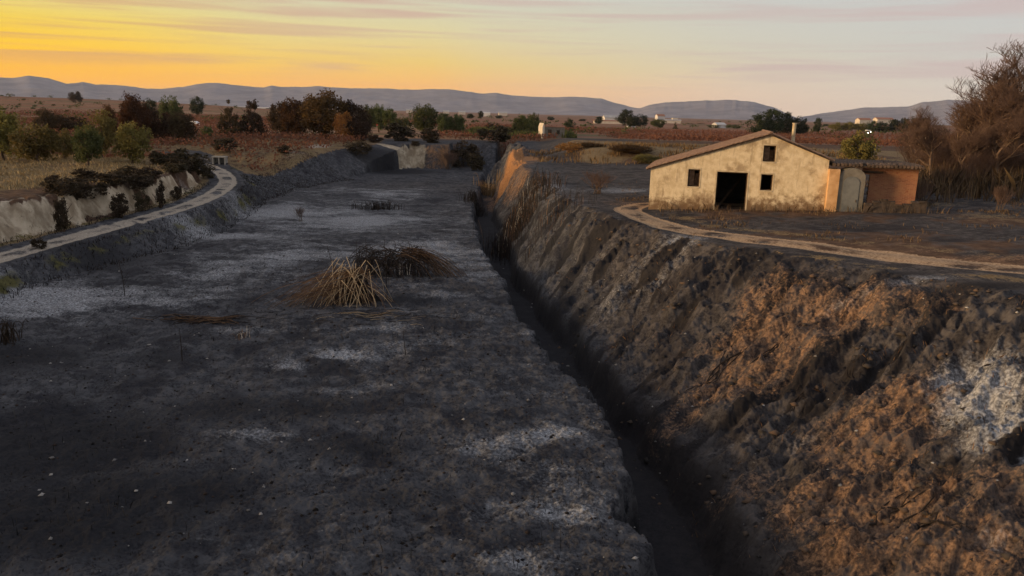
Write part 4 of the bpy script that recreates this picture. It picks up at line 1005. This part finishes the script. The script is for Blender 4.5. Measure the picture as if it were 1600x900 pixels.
# ------------------------------------------------------------------ leafless trees and brush
def bare_segs(seed, h=1.0, r=.022, levels=5, lean=.12, spread=.55, kids=(3, 4), up=.25, start=.28):
    rs = random.Random(seed); out_ = []
    def grow(p_, d, L, r_, lv):
        n = 3 if lv > 1 else 2; q = p_
        for k in range(n):
            d2 = (d + Vector((rs.gauss(0, .16), rs.gauss(0, .16), rs.gauss(0, .1) + up * .12))).normalized()
            e = q + d2 * (L / n); ra = r_ * (1 - .35 * k / n); rb = r_ * (1 - .35 * (k + 1) / n)
            out_.append((q, e, ra, rb, lv)); 
            if lv > 0 and (k > 0 or lv < levels):
                for _ in range(rs.choice(kids) if k == n - 1 else rs.choice((1, 1, 2))):
                    a = rs.uniform(0, 6.283); o = Vector((math.cos(a), math.sin(a), rs.uniform(-.1, .5) + up)) * spread
                    grow(e, (d2 * .65 + o).normalized(), L * rs.uniform(.5, .75), r_ * rs.uniform(.4, .55), lv - 1)
            q = e; d = d2
    grow(Vector((0, 0, -.02)), Vector((rs.gauss(0, lean), rs.gauss(0, lean), 1)).normalized(), start, r, levels)
    return out_
def split_tree(name, ss, cut, bark, twig, minr):
    zmax = max(max(s_[0][2], s_[1][2]) for s_ in ss)
    k = 1.0 / zmax
    ss = [(s_[0] * k, s_[1] * k, max(s_[2] * k, minr), max(s_[3] * k, minr * .8), s_[4]) for s_ in ss]
    a = segs_mesh(name + '_trunk', [s_ for s_ in ss if s_[4] >= cut], 5); a.materials.append(bark)
    b_ = segs_mesh(name + '_twigs', [s_ for s_ in ss if s_[4] < cut], 3); b_.materials.append(twig)
    return a, b_
BARE = [split_tree('bare_tree', bare_segs(40 + i, levels=5, start=.30, spread=.7, up=.12), 3, PALEBARK, TWIG, .0011) for i in range(3)]
def multi(seed, n=7):
    rs = random.Random(seed); ss = []
    for k in range(n):
        a = k * 6.283 / n + rs.random(); o = Vector((math.cos(a), math.sin(a), 0)) * rs.uniform(.02, .16)
        for s_ in bare_segs(seed * 10 + k, levels=3, r=.012, start=.42, lean=.35, spread=.5, kids=(2, 3), up=.4): ss.append((s_[0] + o, s_[1] + o, s_[2], s_[3], s_[4]))
    return ss
BRUSH = [split_tree('brush', multi(70 + i, 9), 3, BARK, TWIG, .0024) for i in range(4)]
print('bare tris', [len(b_.polygons) for a, b_ in BARE], [len(b_.polygons) for a, b_ in BRUSH])
def bare(lst, name, label, px, ytop, dep, wfac, group, cat, v):
    x, y, z = at_depth(px, dep); h = top_height(px, ytop, dep, z)
    o = thing(name, label, cat, (x, y, z - .05), (v * 2.1) % 6.28, group)
    a, b_ = lst[v % len(lst)]
    for nm, me in (('trunk' if lst is BARE else 'stems', a), ('twigs', b_)):
        q = link(nm, me, None, o); q.scale = (h * wfac, h * wfac, h)
        if nm != 'trunk': q['kind'] = 'stuff'
    return o
gt = 'leafless trees in the thicket right of the farmhouse'
for k, (px, yt, dep, wf, lab) in enumerate([(1590, 50, 70, .85, 'tallest leafless tree at the right picture edge'), (1532, 108, 72, 1.15, 'spreading leafless tree left of the tallest one in the thicket'), (1478, 150, 78, 1.1, 'leafless tree in the middle of the thicket right of the annex'), (1440, 160, 84, .7, 'slender leafless tree at the left edge of the thicket'),
                                            (1560, 150, 64, .8, 'pale trunked leafless tree near the front of the thicket'), (1630, 90, 66, .9, 'leafless tree just past the right picture edge'), (1455, 178, 70, 1.0, 'slim leafless tree closest to the brick annex in the thicket'), (1505, 185, 66, .8, 'short leafless tree leaning in the front of the thicket')]):
    bare(BARE, 'bare_tree', lab, px, yt, dep, wf, gt, 'tree', k)
gb = 'tangled bare shrubs in the thicket right of the farmhouse'
k = 0
rr_ = random.Random(12)
for dep, row in ((64, [(1462, 258), (1498, 250), (1532, 236), (1568, 228), (1604, 222)]), (72, [(1450, 228), (1480, 222), (1512, 214), (1545, 208), (1580, 204), (1612, 204)]), (80, [(1430, 215), (1458, 205), (1490, 196), (1522, 190), (1556, 188), (1590, 186)]), (76, [(1436, 222), (1464, 212), (1498, 206), (1530, 198), (1566, 194), (1600, 190)]), (68, [(1476, 236), (1514, 226), (1552, 220), (1590, 214)]), (90, [(1425, 200), (1465, 190), (1505, 184), (1545, 180), (1585, 178)])):
    for px, yt in row:
        bare(BRUSH, 'bare_shrub', ('first', 'second', 'third', 'fourth', 'fifth')[row.index((px, yt))] + ' bare brown shrub from the left in the front row of the thicket' if dep == 64 else 'brown leafless shrub in the back of the tangled thicket right of the farmhouse', px, yt + rr_.uniform(-6, 6), dep + rr_.uniform(-2, 2), 1.15, gb, 'shrub', k); k += 1
for px, yt, dep, wf, lab in [(935, 262, 66, 1.5, 'rounded burnt brown brush on the burnt ground left of the farmhouse'), (470, 318, 76, .8, 'small charred bush on the ravine floor by the pale ash'), (1560, 285, 50, .9, 'dry bush at the right edge below the thicket'), (1440, 278, 54, 1.1, 'dry bush at the right end of the annex'), (700, 232, 150, 1.2, 'brown leafless bush at the far end of the ravine'), (340, 205, 125, 1.0, 'purple brown leafless bush by the valve hut')]:
    bare(BRUSH, 'dry_bush', lab, px, yt, dep, wf, None, 'bush', k); k += 1

# scrub dotted over the far plain, beyond counting
rsn = np.random.RandomState(91); n_ = 700
dd = 240 * (1500 / 240.) ** rsn.uniform(0, 1, n_); aa = rsn.uniform(-.75, .75, n_); X_ = dd * aa; Y_ = dd
keep = fbm(X_ / 120, Y_ / 120, 2, 301) > -.05; X_, Y_, dd = X_[keep], Y_[keep], dd[keep]
Zg = height(X_, Y_, False)[0]; q_ = 26; n_ = len(X_); sz = rsn.uniform(.8, 2.6, n_)
C = np.repeat(np.stack([X_, Y_, Zg], 1), q_, 0) + rsn.normal(0, .42, (n_ * q_, 3)) * np.repeat(sz, q_)[:, None] * np.array([[1.5, 1.0, .55]]) + np.repeat(np.stack([0 * sz, 0 * sz, sz * .6], 1), q_, 0)
link('field_scrub', mesh_np('field_scrub', *quads(C, .55, rsn)), L_GREEN, kind='stuff')
# ------------------------------------------------------------------ burnt reeds
def stalk_mat(name, a, bcol, c):
    m, t, b = new_mat(name); rnd = t.new('ShaderNodeNewGeometry').outputs['Random Per Island']
    t.link(t.ramp(rnd, [(0.0, a), (.5, bcol), (1.0, c)]), b.inputs['Base Color']); return m
CANE = stalk_mat('dry_cane', rgb(.28, .19, .10), rgb(.46, .34, .20), rgb(.60, .48, .31))
CANED = stalk_mat('scorched_cane', rgb(.045, .027, .018), rgb(.13, .074, .04), rgb(.23, .14, .075))
CHARC = stalk_mat('charred_cane', rgb(.010, .009, .009), rgb(.022, .018, .016), rgb(.05, .035, .028))
PALEC = stalk_mat('bleached_cane', rgb(.40, .36, .30), rgb(.5, .46, .4), rgb(.55, .5, .42))
GOLDC = stalk_mat('golden_grass', rgb(.10, .06, .028), rgb(.19, .115, .05), rgb(.27, .18, .085))
BROWNG = stalk_mat('brown_grass', rgb(.05, .033, .02), rgb(.11, .07, .04), rgb(.20, .14, .075))
STRAWG = stalk_mat('straw_grass', rgb(.20, .14, .07), rgb(.33, .25, .13), rgb(.42, .33, .19))
SOOTG = stalk_mat('sooty_stubble', rgb(.008, .008, .008), rgb(.02, .019, .018), rgb(.075, .065, .055))
def curve_pts(p0, phi, Rr, h, n=7, kink=0.0, rs=random):
    pts = []
    for k in range(n):
        t_ = k / (n - 1)
        pts.append(Vector((p0[0] + math.cos(phi) * Rr * t_ + rs.gauss(0, .02), p0[1] + math.sin(phi) * Rr * t_ + rs.gauss(0, .02), p0[2] + h * math.sin(math.pi * min(t_ * (0.5 + kink) + .5 - kink * .2, 1)) - h + (0 if kink else 0))))
    return pts
def arc(base_, top, end, n=7):
    b0, m_, e = Vector(base_), Vector(top), Vector(end); pts = []
    for k in range(n):
        t_ = k / (n - 1); pts.append((b0 * (1 - t_) ** 2 + m_ * 2 * t_ * (1 - t_) + e * t_ * t_))
    return pts
def tube_obj(name, pts, rad, mat, parent, sides=4, **kw):
    q = MB(); q.tube(pts, rad, sides); return link(name, q.mesh(name), mat, parent, **kw)
def bundle(name, lines, mat, parent, sides=3):
    q = MB()
    for pts, rad in lines: q.tube(pts, rad, sides)
    return link(name, q.mesh(name), mat, parent, kind='stuff')
def taper(r, n): return [r * (1 - .55 * k / (n - 1)) for k in range(n)]

rs = random.Random(77)
hx, hy = hit(545, 478); hx, hy = hx, hy + 1.1
rc = thing('reed_clump', 'collapsed clump of tan dry reeds falling outwards on the burnt ravine floor', 'reeds', (hx, hy, H(hx, hy)))
loc = lambda x, y: H(hx + x, hy + y) - H(hx, hy)
for k in range(60):                                # the bright canes in front
    a = rs.gauss(-1.5, 1.0); R1 = rs.uniform(.5, 2.2); h = rs.uniform(1.0, 2.1)
    b0 = (rs.gauss(.05, .55), rs.gauss(0, .3), rs.uniform(.5, 2.3)); e = (b0[0] + math.cos(a) * R1 * .8, math.sin(a) * R1, 0); e = (e[0], e[1], loc(e[0], e[1]) + .02)
    m_ = ((b0[0] * .5 + e[0] * .5) + math.cos(a) * .15 + rs.gauss(0, .12), b0[1] * .5 + e[1] * .5 + math.sin(a) * .2, max(b0[2], .6) * rs.uniform(.5, .85))
    tube_obj('cane', arc(b0, m_, e), taper(rs.uniform(.010, .022), 7), CANE, rc)
ln = []
for k in range(210):                               # scorched mass under and to the left
    a = rs.choice([rs.gauss(3.4, .35), rs.gauss(3.3, .5), rs.uniform(-3.1, 0), rs.gauss(-2.4, .5)]); R1 = rs.uniform(.8, 3.7) * (1.0 if math.cos(a) < 0 else .6)
    b0 = (rs.gauss(0, .5), rs.gauss(.1, .4), rs.uniform(.5, 1.9)); e = (b0[0] + math.cos(a) * R1, b0[1] + math.sin(a) * R1 * .7, 0); e = (e[0], e[1], loc(e[0], e[1]) + .02)
    ln.append((arc(b0, ((b0[0] + e[0]) / 2 + math.cos(a) * .3, (b0[1] + e[1]) / 2, b0[2] * rs.uniform(.55, 1.0)), e), taper(rs.uniform(.008, .018), 7)))
bundle('scorched_canes', ln, CANED, rc)
ln = []
for k in range(260):
    a = rs.uniform(0, 6.28); R1 = rs.uniform(.3, 1.3); e = (math.cos(a) * R1, math.sin(a) * R1 * .8, 0); e = (e[0], e[1], loc(e[0], e[1]) - .02)
    ln.append((arc(e, (e[0] * .7, e[1] * .7, .7), (e[0] * .25 + rs.gauss(0, .15), e[1] * .25 + .1, rs.uniform(.8, 1.8))), taper(.018, 7)))
bundle('charred_base', ln, CHARC, rc)
for dx, hh, lean in ((.15, 3.2, .0), (.55, 3.0, .03), (.62, 3.3, -.05), (1.5, 3.3, -.12), (-.55, 2.9, -.6), (.3, 2.6, .1)):
    tube_obj('standing_cane', arc((dx, .3, 0), (dx + lean * .4, .3, hh * .5), (dx + lean, .3, hh)), taper(.024, 7), CHARC, rc)
rc.scale = (1.3, 1.1, 1.12)
hx2, hy2 = hit(632, 436); hy2 += .9
rd = thing('reed_clump', 'dark charred reed clump arching to the right behind the tan one', 'reeds', (hx2, hy2, H(hx2, hy2)))
loc2 = lambda x, y: H(hx2 + x, hy2 + y) - H(hx2, hy2)
ln = []
for k in range(260):
    a = rs.choice([rs.gauss(0, .35), rs.gauss(-1.57, .7), rs.gauss(3.14, .5)]); R1 = rs.uniform(.8, 3.0) if math.cos(a) > .6 else rs.uniform(.4, 1.6)
    b0 = (rs.uniform(-2.6, .7), rs.gauss(0, .45), rs.uniform(.5, 1.7)); e = (b0[0] + math.cos(a) * R1, b0[1] + math.sin(a) * R1 * .6, 0); e = (e[0], e[1], loc2(e[0], e[1]) + .02)
    ln.append((arc(b0, ((b0[0] + e[0]) / 2 + math.cos(a) * .4, (b0[1] + e[1]) / 2, b0[2] * rs.uniform(.6, 1.05)), e), taper(rs.uniform(.013, .024), 7)))
bundle('charred_canes', ln, CHARC, rd)
ln = []
for k in range(90):
    a = rs.gauss(0, .3); R1 = rs.uniform(1.4, 3.2); b0 = (rs.uniform(-.5, .7), rs.gauss(0, .35), rs.uniform(1.1, 1.6)); e = (b0[0] + R1 * math.cos(a), b0[1] + math.sin(a) * R1 * .5, 0); e = (e[0], e[1], loc2(e[0], e[1]) + .03)
    ln.append((arc(b0, ((b0[0] + e[0]) / 2, (b0[1] + e[1]) / 2, b0[2] * 1.1), e), taper(.015, 7)))
bundle('scorched_canes', ln, CANED, rd)
ln = []
for k in range(120):
    x0 = rs.uniform(-2.8, 1.3); y0 = rs.gauss(0, .3); ln.append((arc((x0, y0, loc2(x0, y0) - .02), (x0, y0, .6), (x0 + rs.gauss(0, .2), y0, rs.uniform(.7, 1.4))), taper(.016, 7)))
bundle('charred_base', ln, CHARC, rd)
for k in range(10):
    x0 = rs.uniform(-1.0, .9); hh = rs.uniform(1.7, 2.2); tube_obj('bent_cane', arc((x0, 0, .8), (x0 + .2, 0, hh + .5), (x0 + rs.choice([-.5, .5, .35]), 0, hh - .3)), taper(.016, 7), CHARC, rd)
for k in range(5):
    x0 = rs.uniform(-.4, .5); tube_obj('bleached_cane', arc((x0, -.5, .1), (x0, -.5, .4), (x0 + rs.gauss(0, .1), -.45, .75)), taper(.02, 7), PALEC, rd)

rd.scale = (1.2, 1.1, 1.15)
def heap(name, label, px, py, items, rz=0.0):
    """flattened or tangled canes lying where the photograph shows them"""
    x0, y0 = hit(px, py); o = thing(name, label, 'reeds', (x0, y0, H(x0, y0)), 0)
    for nm, n, mat, fn, rad in items:
        L_ = []
        for k in range(n):
            pts = [Vector(q) for q in fn()]; pts = [Vector((q.x, q.y, q.z + H(x0 + q.x, y0 + q.y) - H(x0, y0))) for q in pts]; L_.append((pts, taper(rad * rs.uniform(.7, 1.3), len(pts))))
        bundle(nm, L_, mat, o)
    return o
def lying(lx, ly, hz=.15, curl=.3):
    def f():
        x, y = rs.gauss(0, lx), rs.gauss(0, ly); a = rs.gauss(.1, .35); l_ = rs.uniform(.6, 1.8); return arc((x, y, rs.uniform(0, hz)), (x + math.cos(a) * l_ * .5, y + math.sin(a) * l_ * .5, hz + rs.uniform(0, curl)), (x + math.cos(a) * l_, y + math.sin(a) * l_, rs.uniform(0, hz)), 5)
    return f
def upright(lx, ly, h0, h1, lean=.4, droop=.5):
    def f():
        x, y = rs.gauss(0, lx), rs.gauss(0, ly); h = rs.uniform(h0, h1); a = rs.uniform(0, 6.28); l_ = rs.uniform(0, lean) * h
        return arc((x, y, -.05), (x + math.cos(a) * l_ * .3, y + math.sin(a) * l_ * .3, h * (1 + droop * .3)), (x + math.cos(a) * l_, y + math.sin(a) * l_, h * rs.uniform(1 - droop, 1)), 5)
    return f
heap('reed_heap', 'flattened brown reed heap lying on the burnt floor left of the tan clump', 300, 503, [('charred_canes', 70, CHARC, lying(1.3, .3, .12, .15), .02), ('scorched_canes', 60, CANED, lying(1.0, .3, .14, .2), .018)])
heap('cane_litter', 'broken canes scattered on the ash in front of the tan reed clump', 560, 492, [('tan_canes', 26, CANE, lying(1.3, .6, .05, .12), .010), ('charred_canes', 70, CHARC, lying(1.9, 1.0, .05, .12), .013)])
heap('curled_canes', 'few pale curled canes on the burnt floor below the reed heap', 378, 530, [('bleached_canes', 6, PALEC, upright(.2, .15, .3, .75, 1.0, .6), .016), ('scorched_canes', 10, CANED, upright(.3, .2, .2, .6, 1.0, .6), .014)])
heap('charred_heap', 'low black heap of burnt stems farther down the ravine floor', 592, 328, [('charred_canes', 140, CHARC, upright(1.3, .5, .5, 1.2, .9, .8), .028)])
heap('cane_thicket', 'large tangle of charred canes standing on the near bank top by the gully bend', 805, 362, [('charred_canes', 330, CHARC, upright(1.3, 2.6, .8, 2.4, .45, .3), .024), ('scorched_canes', 40, CANED, upright(1.3, 2.4, .8, 2.2, .6, .5), .014), ('bleached_canes', 12, PALEC, upright(1.2, 2.0, 1.2, 2.6, .4, .4), .016)])
heap('cane_thicket', 'tangle of scorched canes on the mound behind the large cane tangle', 838, 308, [('charred_canes', 180, CHARC, upright(1.2, 2.0, .6, 1.5, .6, .5), .025), ('scorched_canes', 45, CANED, upright(1.2, 2.0, .6, 1.5, .6, .5), .016)])
heap('cane_thicket', 'sparse scorched canes on the bank right of the large tangle', 868, 345, [('charred_canes', 90, CHARC, upright(1.3, 1.8, .5, 1.6, .7, .5), .02), ('scorched_canes', 20, CANED, upright(1.3, 1.8, .6, 1.5, .6, .5), .012)])
heap('cane_thicket', 'dark canes low in the gully below the large tangle', 792, 392, [('charred_canes', 150, CHARC, upright(.8, 2.0, .8, 1.9, .5, .4), .02), ('scorched_canes', 25, CANED, upright(.8, 2.0, .9, 2.0, .4, .3), .015)])
heap('reed_tuft', 'orange brown reed tuft at the gully edge below the orange crag', 764, 305, [('golden_canes', 150, GOLDC, upright(.8, 1.6, .8, 2.2, .6, .5), .03), ('bleached_canes', 6, PALEC, upright(.4, .5, 2.0, 3.2, .2, .1), .022)])
heap('reed_tuft', 'black spiky burnt tuft on the gully rim left of the orange reed tuft', 742, 322, [('charred_canes', 150, CHARC, upright(.8, 1.4, .6, 1.6, .6, .5), .03)])
heap('spiky_plant', 'dark green spiky plant at the left picture edge on the burnt floor', 8, 535, [('leaves', 60, L_HEATH, upright(.35, .3, .5, 1.3, 1.0, .6), .022)])
for px, py, yt, lab in ((195, 462, 405, 'thin forked burnt sapling on the pale ash at left'), (285, 568, 512, 'thin burnt stick leaning on the floor below the reed heap'), (634, 556, 515, 'thin curved burnt stick on the floor right of the tan clump'), (1010, 0, 0, '')):
    if not lab: continue
    x0, y0 = hit(px, py); z0 = H(x0, y0); h = top_height(px, yt, y0, z0)
    o = thing('burnt_sapling', lab, 'sapling', (x0, y0, z0 - .05))
    tube_obj('stem', arc((0, 0, 0), (rs.gauss(0, .1), 0, h * .6), (rs.gauss(-.15, .1), 0, h)), taper(.025, 7), CHARC, o)
    for k in range(4 if px == 195 else 1):
        s_ = rs.choice([-1, 1]); tube_obj('branch', arc((0, 0, h * (.3 + .12 * k)), (s_ * .2, 0, h * (.5 + .12 * k)), (s_ * rs.uniform(.3, .6), .1, h * (.6 + .1 * k))), taper(.014, 7), CHARC, o)
for px, py, L0, ang, lab in ((1245, 632, 1.9, -.6, 'pair of dark dead branches lying down the orange slope'), (1410, 795, 1.5, 1.9, 'curved black branch near the bottom of the orange slope'), (1330, 600, 2.4, -.5, 'bundle of dark branches in the hollow of the right bank'), (1120, 585, 2.6, -.9, 'long dark root running down the orange clay'), (1195, 560, 2.2, -.9, 'second long dark root right of the first on the clay'), (1460, 835, 1.8, .3, 'thick dark branch shadowed at the lower right corner')):
    x0, y0 = hit(px, py); o = thing('dead_branch', lab, 'branch', (x0, y0, H(x0, y0)))
    for k in range(4):
        a = ang + rs.gauss(0, .18) - math.pi / 2; l_ = L0 * rs.uniform(.6, 1); b0 = (rs.gauss(0, .2), rs.gauss(0, .2))
        pts = []
        for j in range(8):
            t_ = j / 7 - .5; xx = b0[0] + math.cos(a) * l_ * t_ + .12 * math.sin(j * 1.1 + k); yy = b0[1] + math.sin(a) * l_ * t_ + .1 * math.cos(j * .9 + k * 2); pts.append((xx, yy, H(x0 + xx, y0 + yy) - H(x0, y0) + .05))
        tube_obj('branch' if k else 'stem', pts, taper(rs.uniform(.02, .04), 8), CHARC, o, 5)

# ------------------------------------------------------------------ ground cover that nobody could count
def blades(name, label, X_, Y_, h0, h1, wd, mat, lean=.35, seed=1, arc_=False, dz=-.03):
    r = np.random.RandomState(seed); n = len(X_); Zg = height(X_, Y_)[0] + dz
    h = r.uniform(h0, h1, n); a = r.uniform(0, 2 * math.pi, n); l_ = np.abs(r.normal(0, lean, n)) * h; b_ = a + r.uniform(-1, 1, n)
    P0 = np.stack([X_, Y_, Zg], 1); tip = P0 + np.stack([np.cos(b_) * l_, np.sin(b_) * l_, h], 1)
    sd_ = np.stack([-np.sin(a), np.cos(a), 0 * a], 1) * (wd * r.uniform(.6, 1.4, n))[:, None]
    mid = (P0 + tip) / 2 + np.stack([-np.cos(b_) * l_ * .15, -np.sin(b_) * l_ * .15, h * .08], 1)
    V = np.stack([P0 - sd_, P0 + sd_, mid + sd_ * .7, tip, mid - sd_ * .7], 1).reshape(-1, 3)
    me = bpy.data.meshes.new(name); f = (np.arange(n)[:, None] * 5 + np.arange(5)[None]).astype(np.int32)
    me = mesh_np(name, V, f); link(name, me, mat, kind='stuff')
def field(seed, n, x0, x1, y0, y1, dens=None):
    r = np.random.RandomState(seed); x = r.uniform(x0, x1, n); y = r.uniform(y0, y1, n)
    z, m = height(x, y, False)
    p_ = np.ones(n) if dens is None else dens(x, y, m)
    k = r.uniform(0, 1, n) < p_; return x[k], y[k]
cl_ = lambda x, y, s_, sd, lo, hi: sst(fbm(x / s_, y / s_, 3, sd), lo, hi)
x, y = field(1, 60000, -75, -34, 62, 118, lambda x, y, m: (m['cl'] > .97) * (.25 + .75 * cl_(x, y, 4, 201, -.1, .4)))
blades('dry_grass', '', x, y, .12, .42, .035, STRAWG, .5, 2)
x, y = field(3, 60000, 8, 46, 38, 78, lambda x, y, m: (m['s'] >= 1) * (m['tdR'] > 1.3) * cl_(x, y, 3.0, 203, .05, .5) * np.clip(.15 + .8 * np.exp(-((m['tdR'] - 3) / 2.0) ** 2) + .9 * sst(y + .25 * x, 54, 58) * sst(x, 12, 20) + .8 * sst(x, 27, 34), 0, 1))
blades('yard_weeds', '', x, y, .06, .28, .02, BROWNG, .5, 4)
x, y = field(5, 13000, 2, 48, 98, 134, lambda x, y, m: sst(y + .25 * x, 104, 112) * cl_(x, y, 5, 205, -.1, .35))
blades('bank_grass', '', x, y, .2, .8, .045, GOLDC, .45, 6)
x, y = field(7, 70000, -30, 8, 14, 75, lambda x, y, m: (x < m['g'] + .3) * (x > m['lf']) * (.25 + .75 * cl_(x, y, 3, 207, -.05, .4)) * np.clip(22 / y, .12, 1))
blades('burnt_stubble', '', x, y, .02, .15, .010, SOOTG, .5, 8)
x, y = field(29, 5000, -20, 4, 13, 45, lambda x, y, m: (x < m['g']) * cl_(x, y, 2.6, 229, .12, .5) * np.clip(20 / y, .2, 1))
blades('charred_stalks', '', x, y, .10, .42, .011, SOOTG, .25, 30)
x, y = field(9, 22000, -36, -24, 20, 125, lambda x, y, m: (x < m['lf'] + .8) * (m['td'] > 1.8) * (m['cl'] < .05))
blades('track_side_grass', '', x, y, .05, .32, .025, CHARC, .5, 10)
x, y = field(11, 26000, 3, 22, 13, 95, lambda x, y, m: (m['s'] > 0) * (m['s'] < 1) * cl_(x, y, 2.2, 211, .1, .5) * np.clip(25 / y, .2, 1))
blades('burnt_bank_stems', '', x, y, .04, .30, .011, CANED, .8, 12)
x, y = field(13, 30000, 18, 60, 55, 100, lambda x, y, m: sst(x - .62 * y, -10, -4) * (.3 + .7 * cl_(x, y, 3.5, 213, 0, .4)))
blades('thicket_undergrowth', '', x, y, .5, 2.4, .035, BROWNG, .45, 14)
x, y = field(15, 16000, 10, 48, 44, 58, lambda x, y, m: (m['s'] >= 1) * np.exp(-((y + .249 * x - 56.6) / .55) ** 2) * (x < 28) * (.3 + .7 * cl_(x, y, 2, 215, -.1, .3)))
blades('wall_foot_weeds', '', x, y, .1, .65, .02, BROWNG, .4, 16)

def rocks(name, X_, Y_, s0, s1, mat, seed, flat=.6, pw=2.5):
    r = np.random.RandomState(seed); n = len(X_); Zg = height(X_, Y_)[0]
    base_ = np.array([(1, 0, 0), (-1, 0, 0), (0, 1, 0), (0, -1, 0), (0, 0, 1), (0, 0, -.6), ]); fs = np.array([(0, 2, 4), (2, 1, 4), (1, 3, 4), (3, 0, 4), (2, 0, 5), (1, 2, 5), (3, 1, 5), (0, 3, 5)])
    s_ = s0 + (s1 - s0) * r.uniform(0, 1, n) ** pw; V = base_[None] * (1 + r.uniform(-.35, .35, (n, 6, 1))) * s_[:, None, None]
    a = r.uniform(0, 6.28, n); ca, sa = np.cos(a)[:, None], np.sin(a)[:, None]
    V = np.stack([V[..., 0] * ca - V[..., 1] * sa, V[..., 0] * sa + V[..., 1] * ca, V[..., 2] * flat], -1) + np.stack([X_, Y_, Zg], 1)[:, None]
    f = (np.arange(n)[:, None, None] * 6 + fs[None]).reshape(-1, 3); link(name, mesh_np(name, V.reshape(-1, 3), f), mat, kind='stuff')
CLODM = stalk_mat('clod_earth', rgb(.028, .026, .025), rgb(.07, .056, .045), rgb(.125, .082, .055))
ASHROCK = stalk_mat('ash_stone', rgb(.10, .098, .095), rgb(.22, .21, .20), rgb(.42, .40, .37))
x, y = field(21, 8000, 2, 24, 12, 80, lambda x, y, m: (x > m['ft'] - .6) * (m['s'] < 1) * np.clip(22 / y, .1, 1) * (.3 + .7 * cl_(x, y, 1.8, 221, -.1, .4)))
rocks('bank_clods', x, y, .02, .22, CLODM, 22)
x, y = field(23, 5200, -30, 20, 13, 90, lambda x, y, m: np.clip(20 / y, .08, 1) * (x > m['lf']) * (m['s'] < 1) * np.where(x > m['ft'], .8, .5))
rocks('ash_stones', x, y, .015, .10, ASHROCK, 24)
x, y = field(25, 22000, -30, 5, 13, 60, lambda x, y, m: np.clip(18 / y, .08, 1) * (x > m['lf']) * (x < m['g']) * (.2 + .8 * cl_(x, y, 1.4, 225, -.05, .4)))
rocks('ash_clods', x, y, .015, .085, CHARC, 26, .7)

# reddish vineyards, leafless and low
def vines(name, spec, mat, seed, left=False):
    r = np.random.RandomState(seed); PX, PY = [], []
    for x0, x1, y0, y1, row, step_, ang in spec:
        cx_, cy_ = (x0 + x1) / 2, (y0 + y1) / 2; L = max(x1 - x0, y1 - y0)
        u, v = np.meshgrid(np.arange(-L, L, step_), np.arange(-L, L, row)); u = u.ravel() + r.normal(0, .3, u.size); v = v.ravel() + r.normal(0, .15, v.size)
        xx = cx_ + u * math.cos(ang) - v * math.sin(ang); yy = cy_ + u * math.sin(ang) + v * math.cos(ang)
        k = (xx > x0) & (xx < x1) & (yy > y0) & (yy < y1) & (np.abs(xx) < .80 * yy) & (r.uniform(0, 1, xx.size) < .9); xx, yy = xx[k], yy[k]
        if left:
            m_ = height(xx, yy, False)[1]; k = (xx < m_['lf'] - 7.5) & (m_['td'] > 4); xx, yy = xx[k], yy[k]
        PX.append(xx); PY.append(yy)
    X_, Y_ = np.concatenate(PX), np.concatenate(PY); Zg = height(X_, Y_, False)[0]; n = len(X_); q = 7
    C = np.repeat(np.stack([X_, Y_, Zg], 1), q, 0) + np.stack([r.normal(0, .32, n * q), r.normal(0, .32, n * q), r.uniform(.25, 1.35, n * q)], 1)
    print(name, n); link(name, mesh_np(name, *quads(C, .26, r)), mat, kind='stuff')
vines('left_vineyard', [(-92, -30, 106, 168, 2.2, 1.0, R_(62))], L_VINE, 31, True)
vines('vineyard', [(-22, 10, 176, 260, 2.8, 1.3, R_(20)), (26, 150, 150, 250, 3.0, 1.5, R_(-15)), (-160, -60, 178, 300, 3.0, 1.5, R_(30)), (-20, 60, 262, 380, 3.2, 1.8, R_(15)), (60, 240, 252, 390, 3.4, 1.9, R_(-25)), (-240, -25, 302, 420, 3.6, 2.0, R_(10))], L_VINE, 32)
x, y = field(27, 5000, -14, 16, 205, 262)
blades('green_hedge_grass', '', x, y, .6, 2.0, .25, L_GREEN, .4, 28)
zmax = max((o.matrix_world @ Vector(c_))[2] for o in scene.objects if o.name.startswith('hills') for c_ in o.bound_box)
print('hill top', zmax)
HAZE_TOP = zmax + 6.0
# ------------------------------------------------------------------ haze
hz = MB(); hz.box(-9200, 9200, -9200, 9200, -6.0, HAZE_TOP)
hm = bpy.data.materials.new('haze_air'); hm.use_nodes = True
ht = NT(hm.node_tree); ht.n.clear()
vol = ht.new('ShaderNodeVolumePrincipled', i_Color=(0.78, 0.84, 0.98, 1), i_Density=4.0e-5)
vol.inputs['Anisotropy'].default_value = 0.0
ht.link(vol.outputs[0], ht.new('ShaderNodeOutputMaterial').inputs['Volume'])
link('haze', hz.mesh('haze'), hm, kind='stuff')
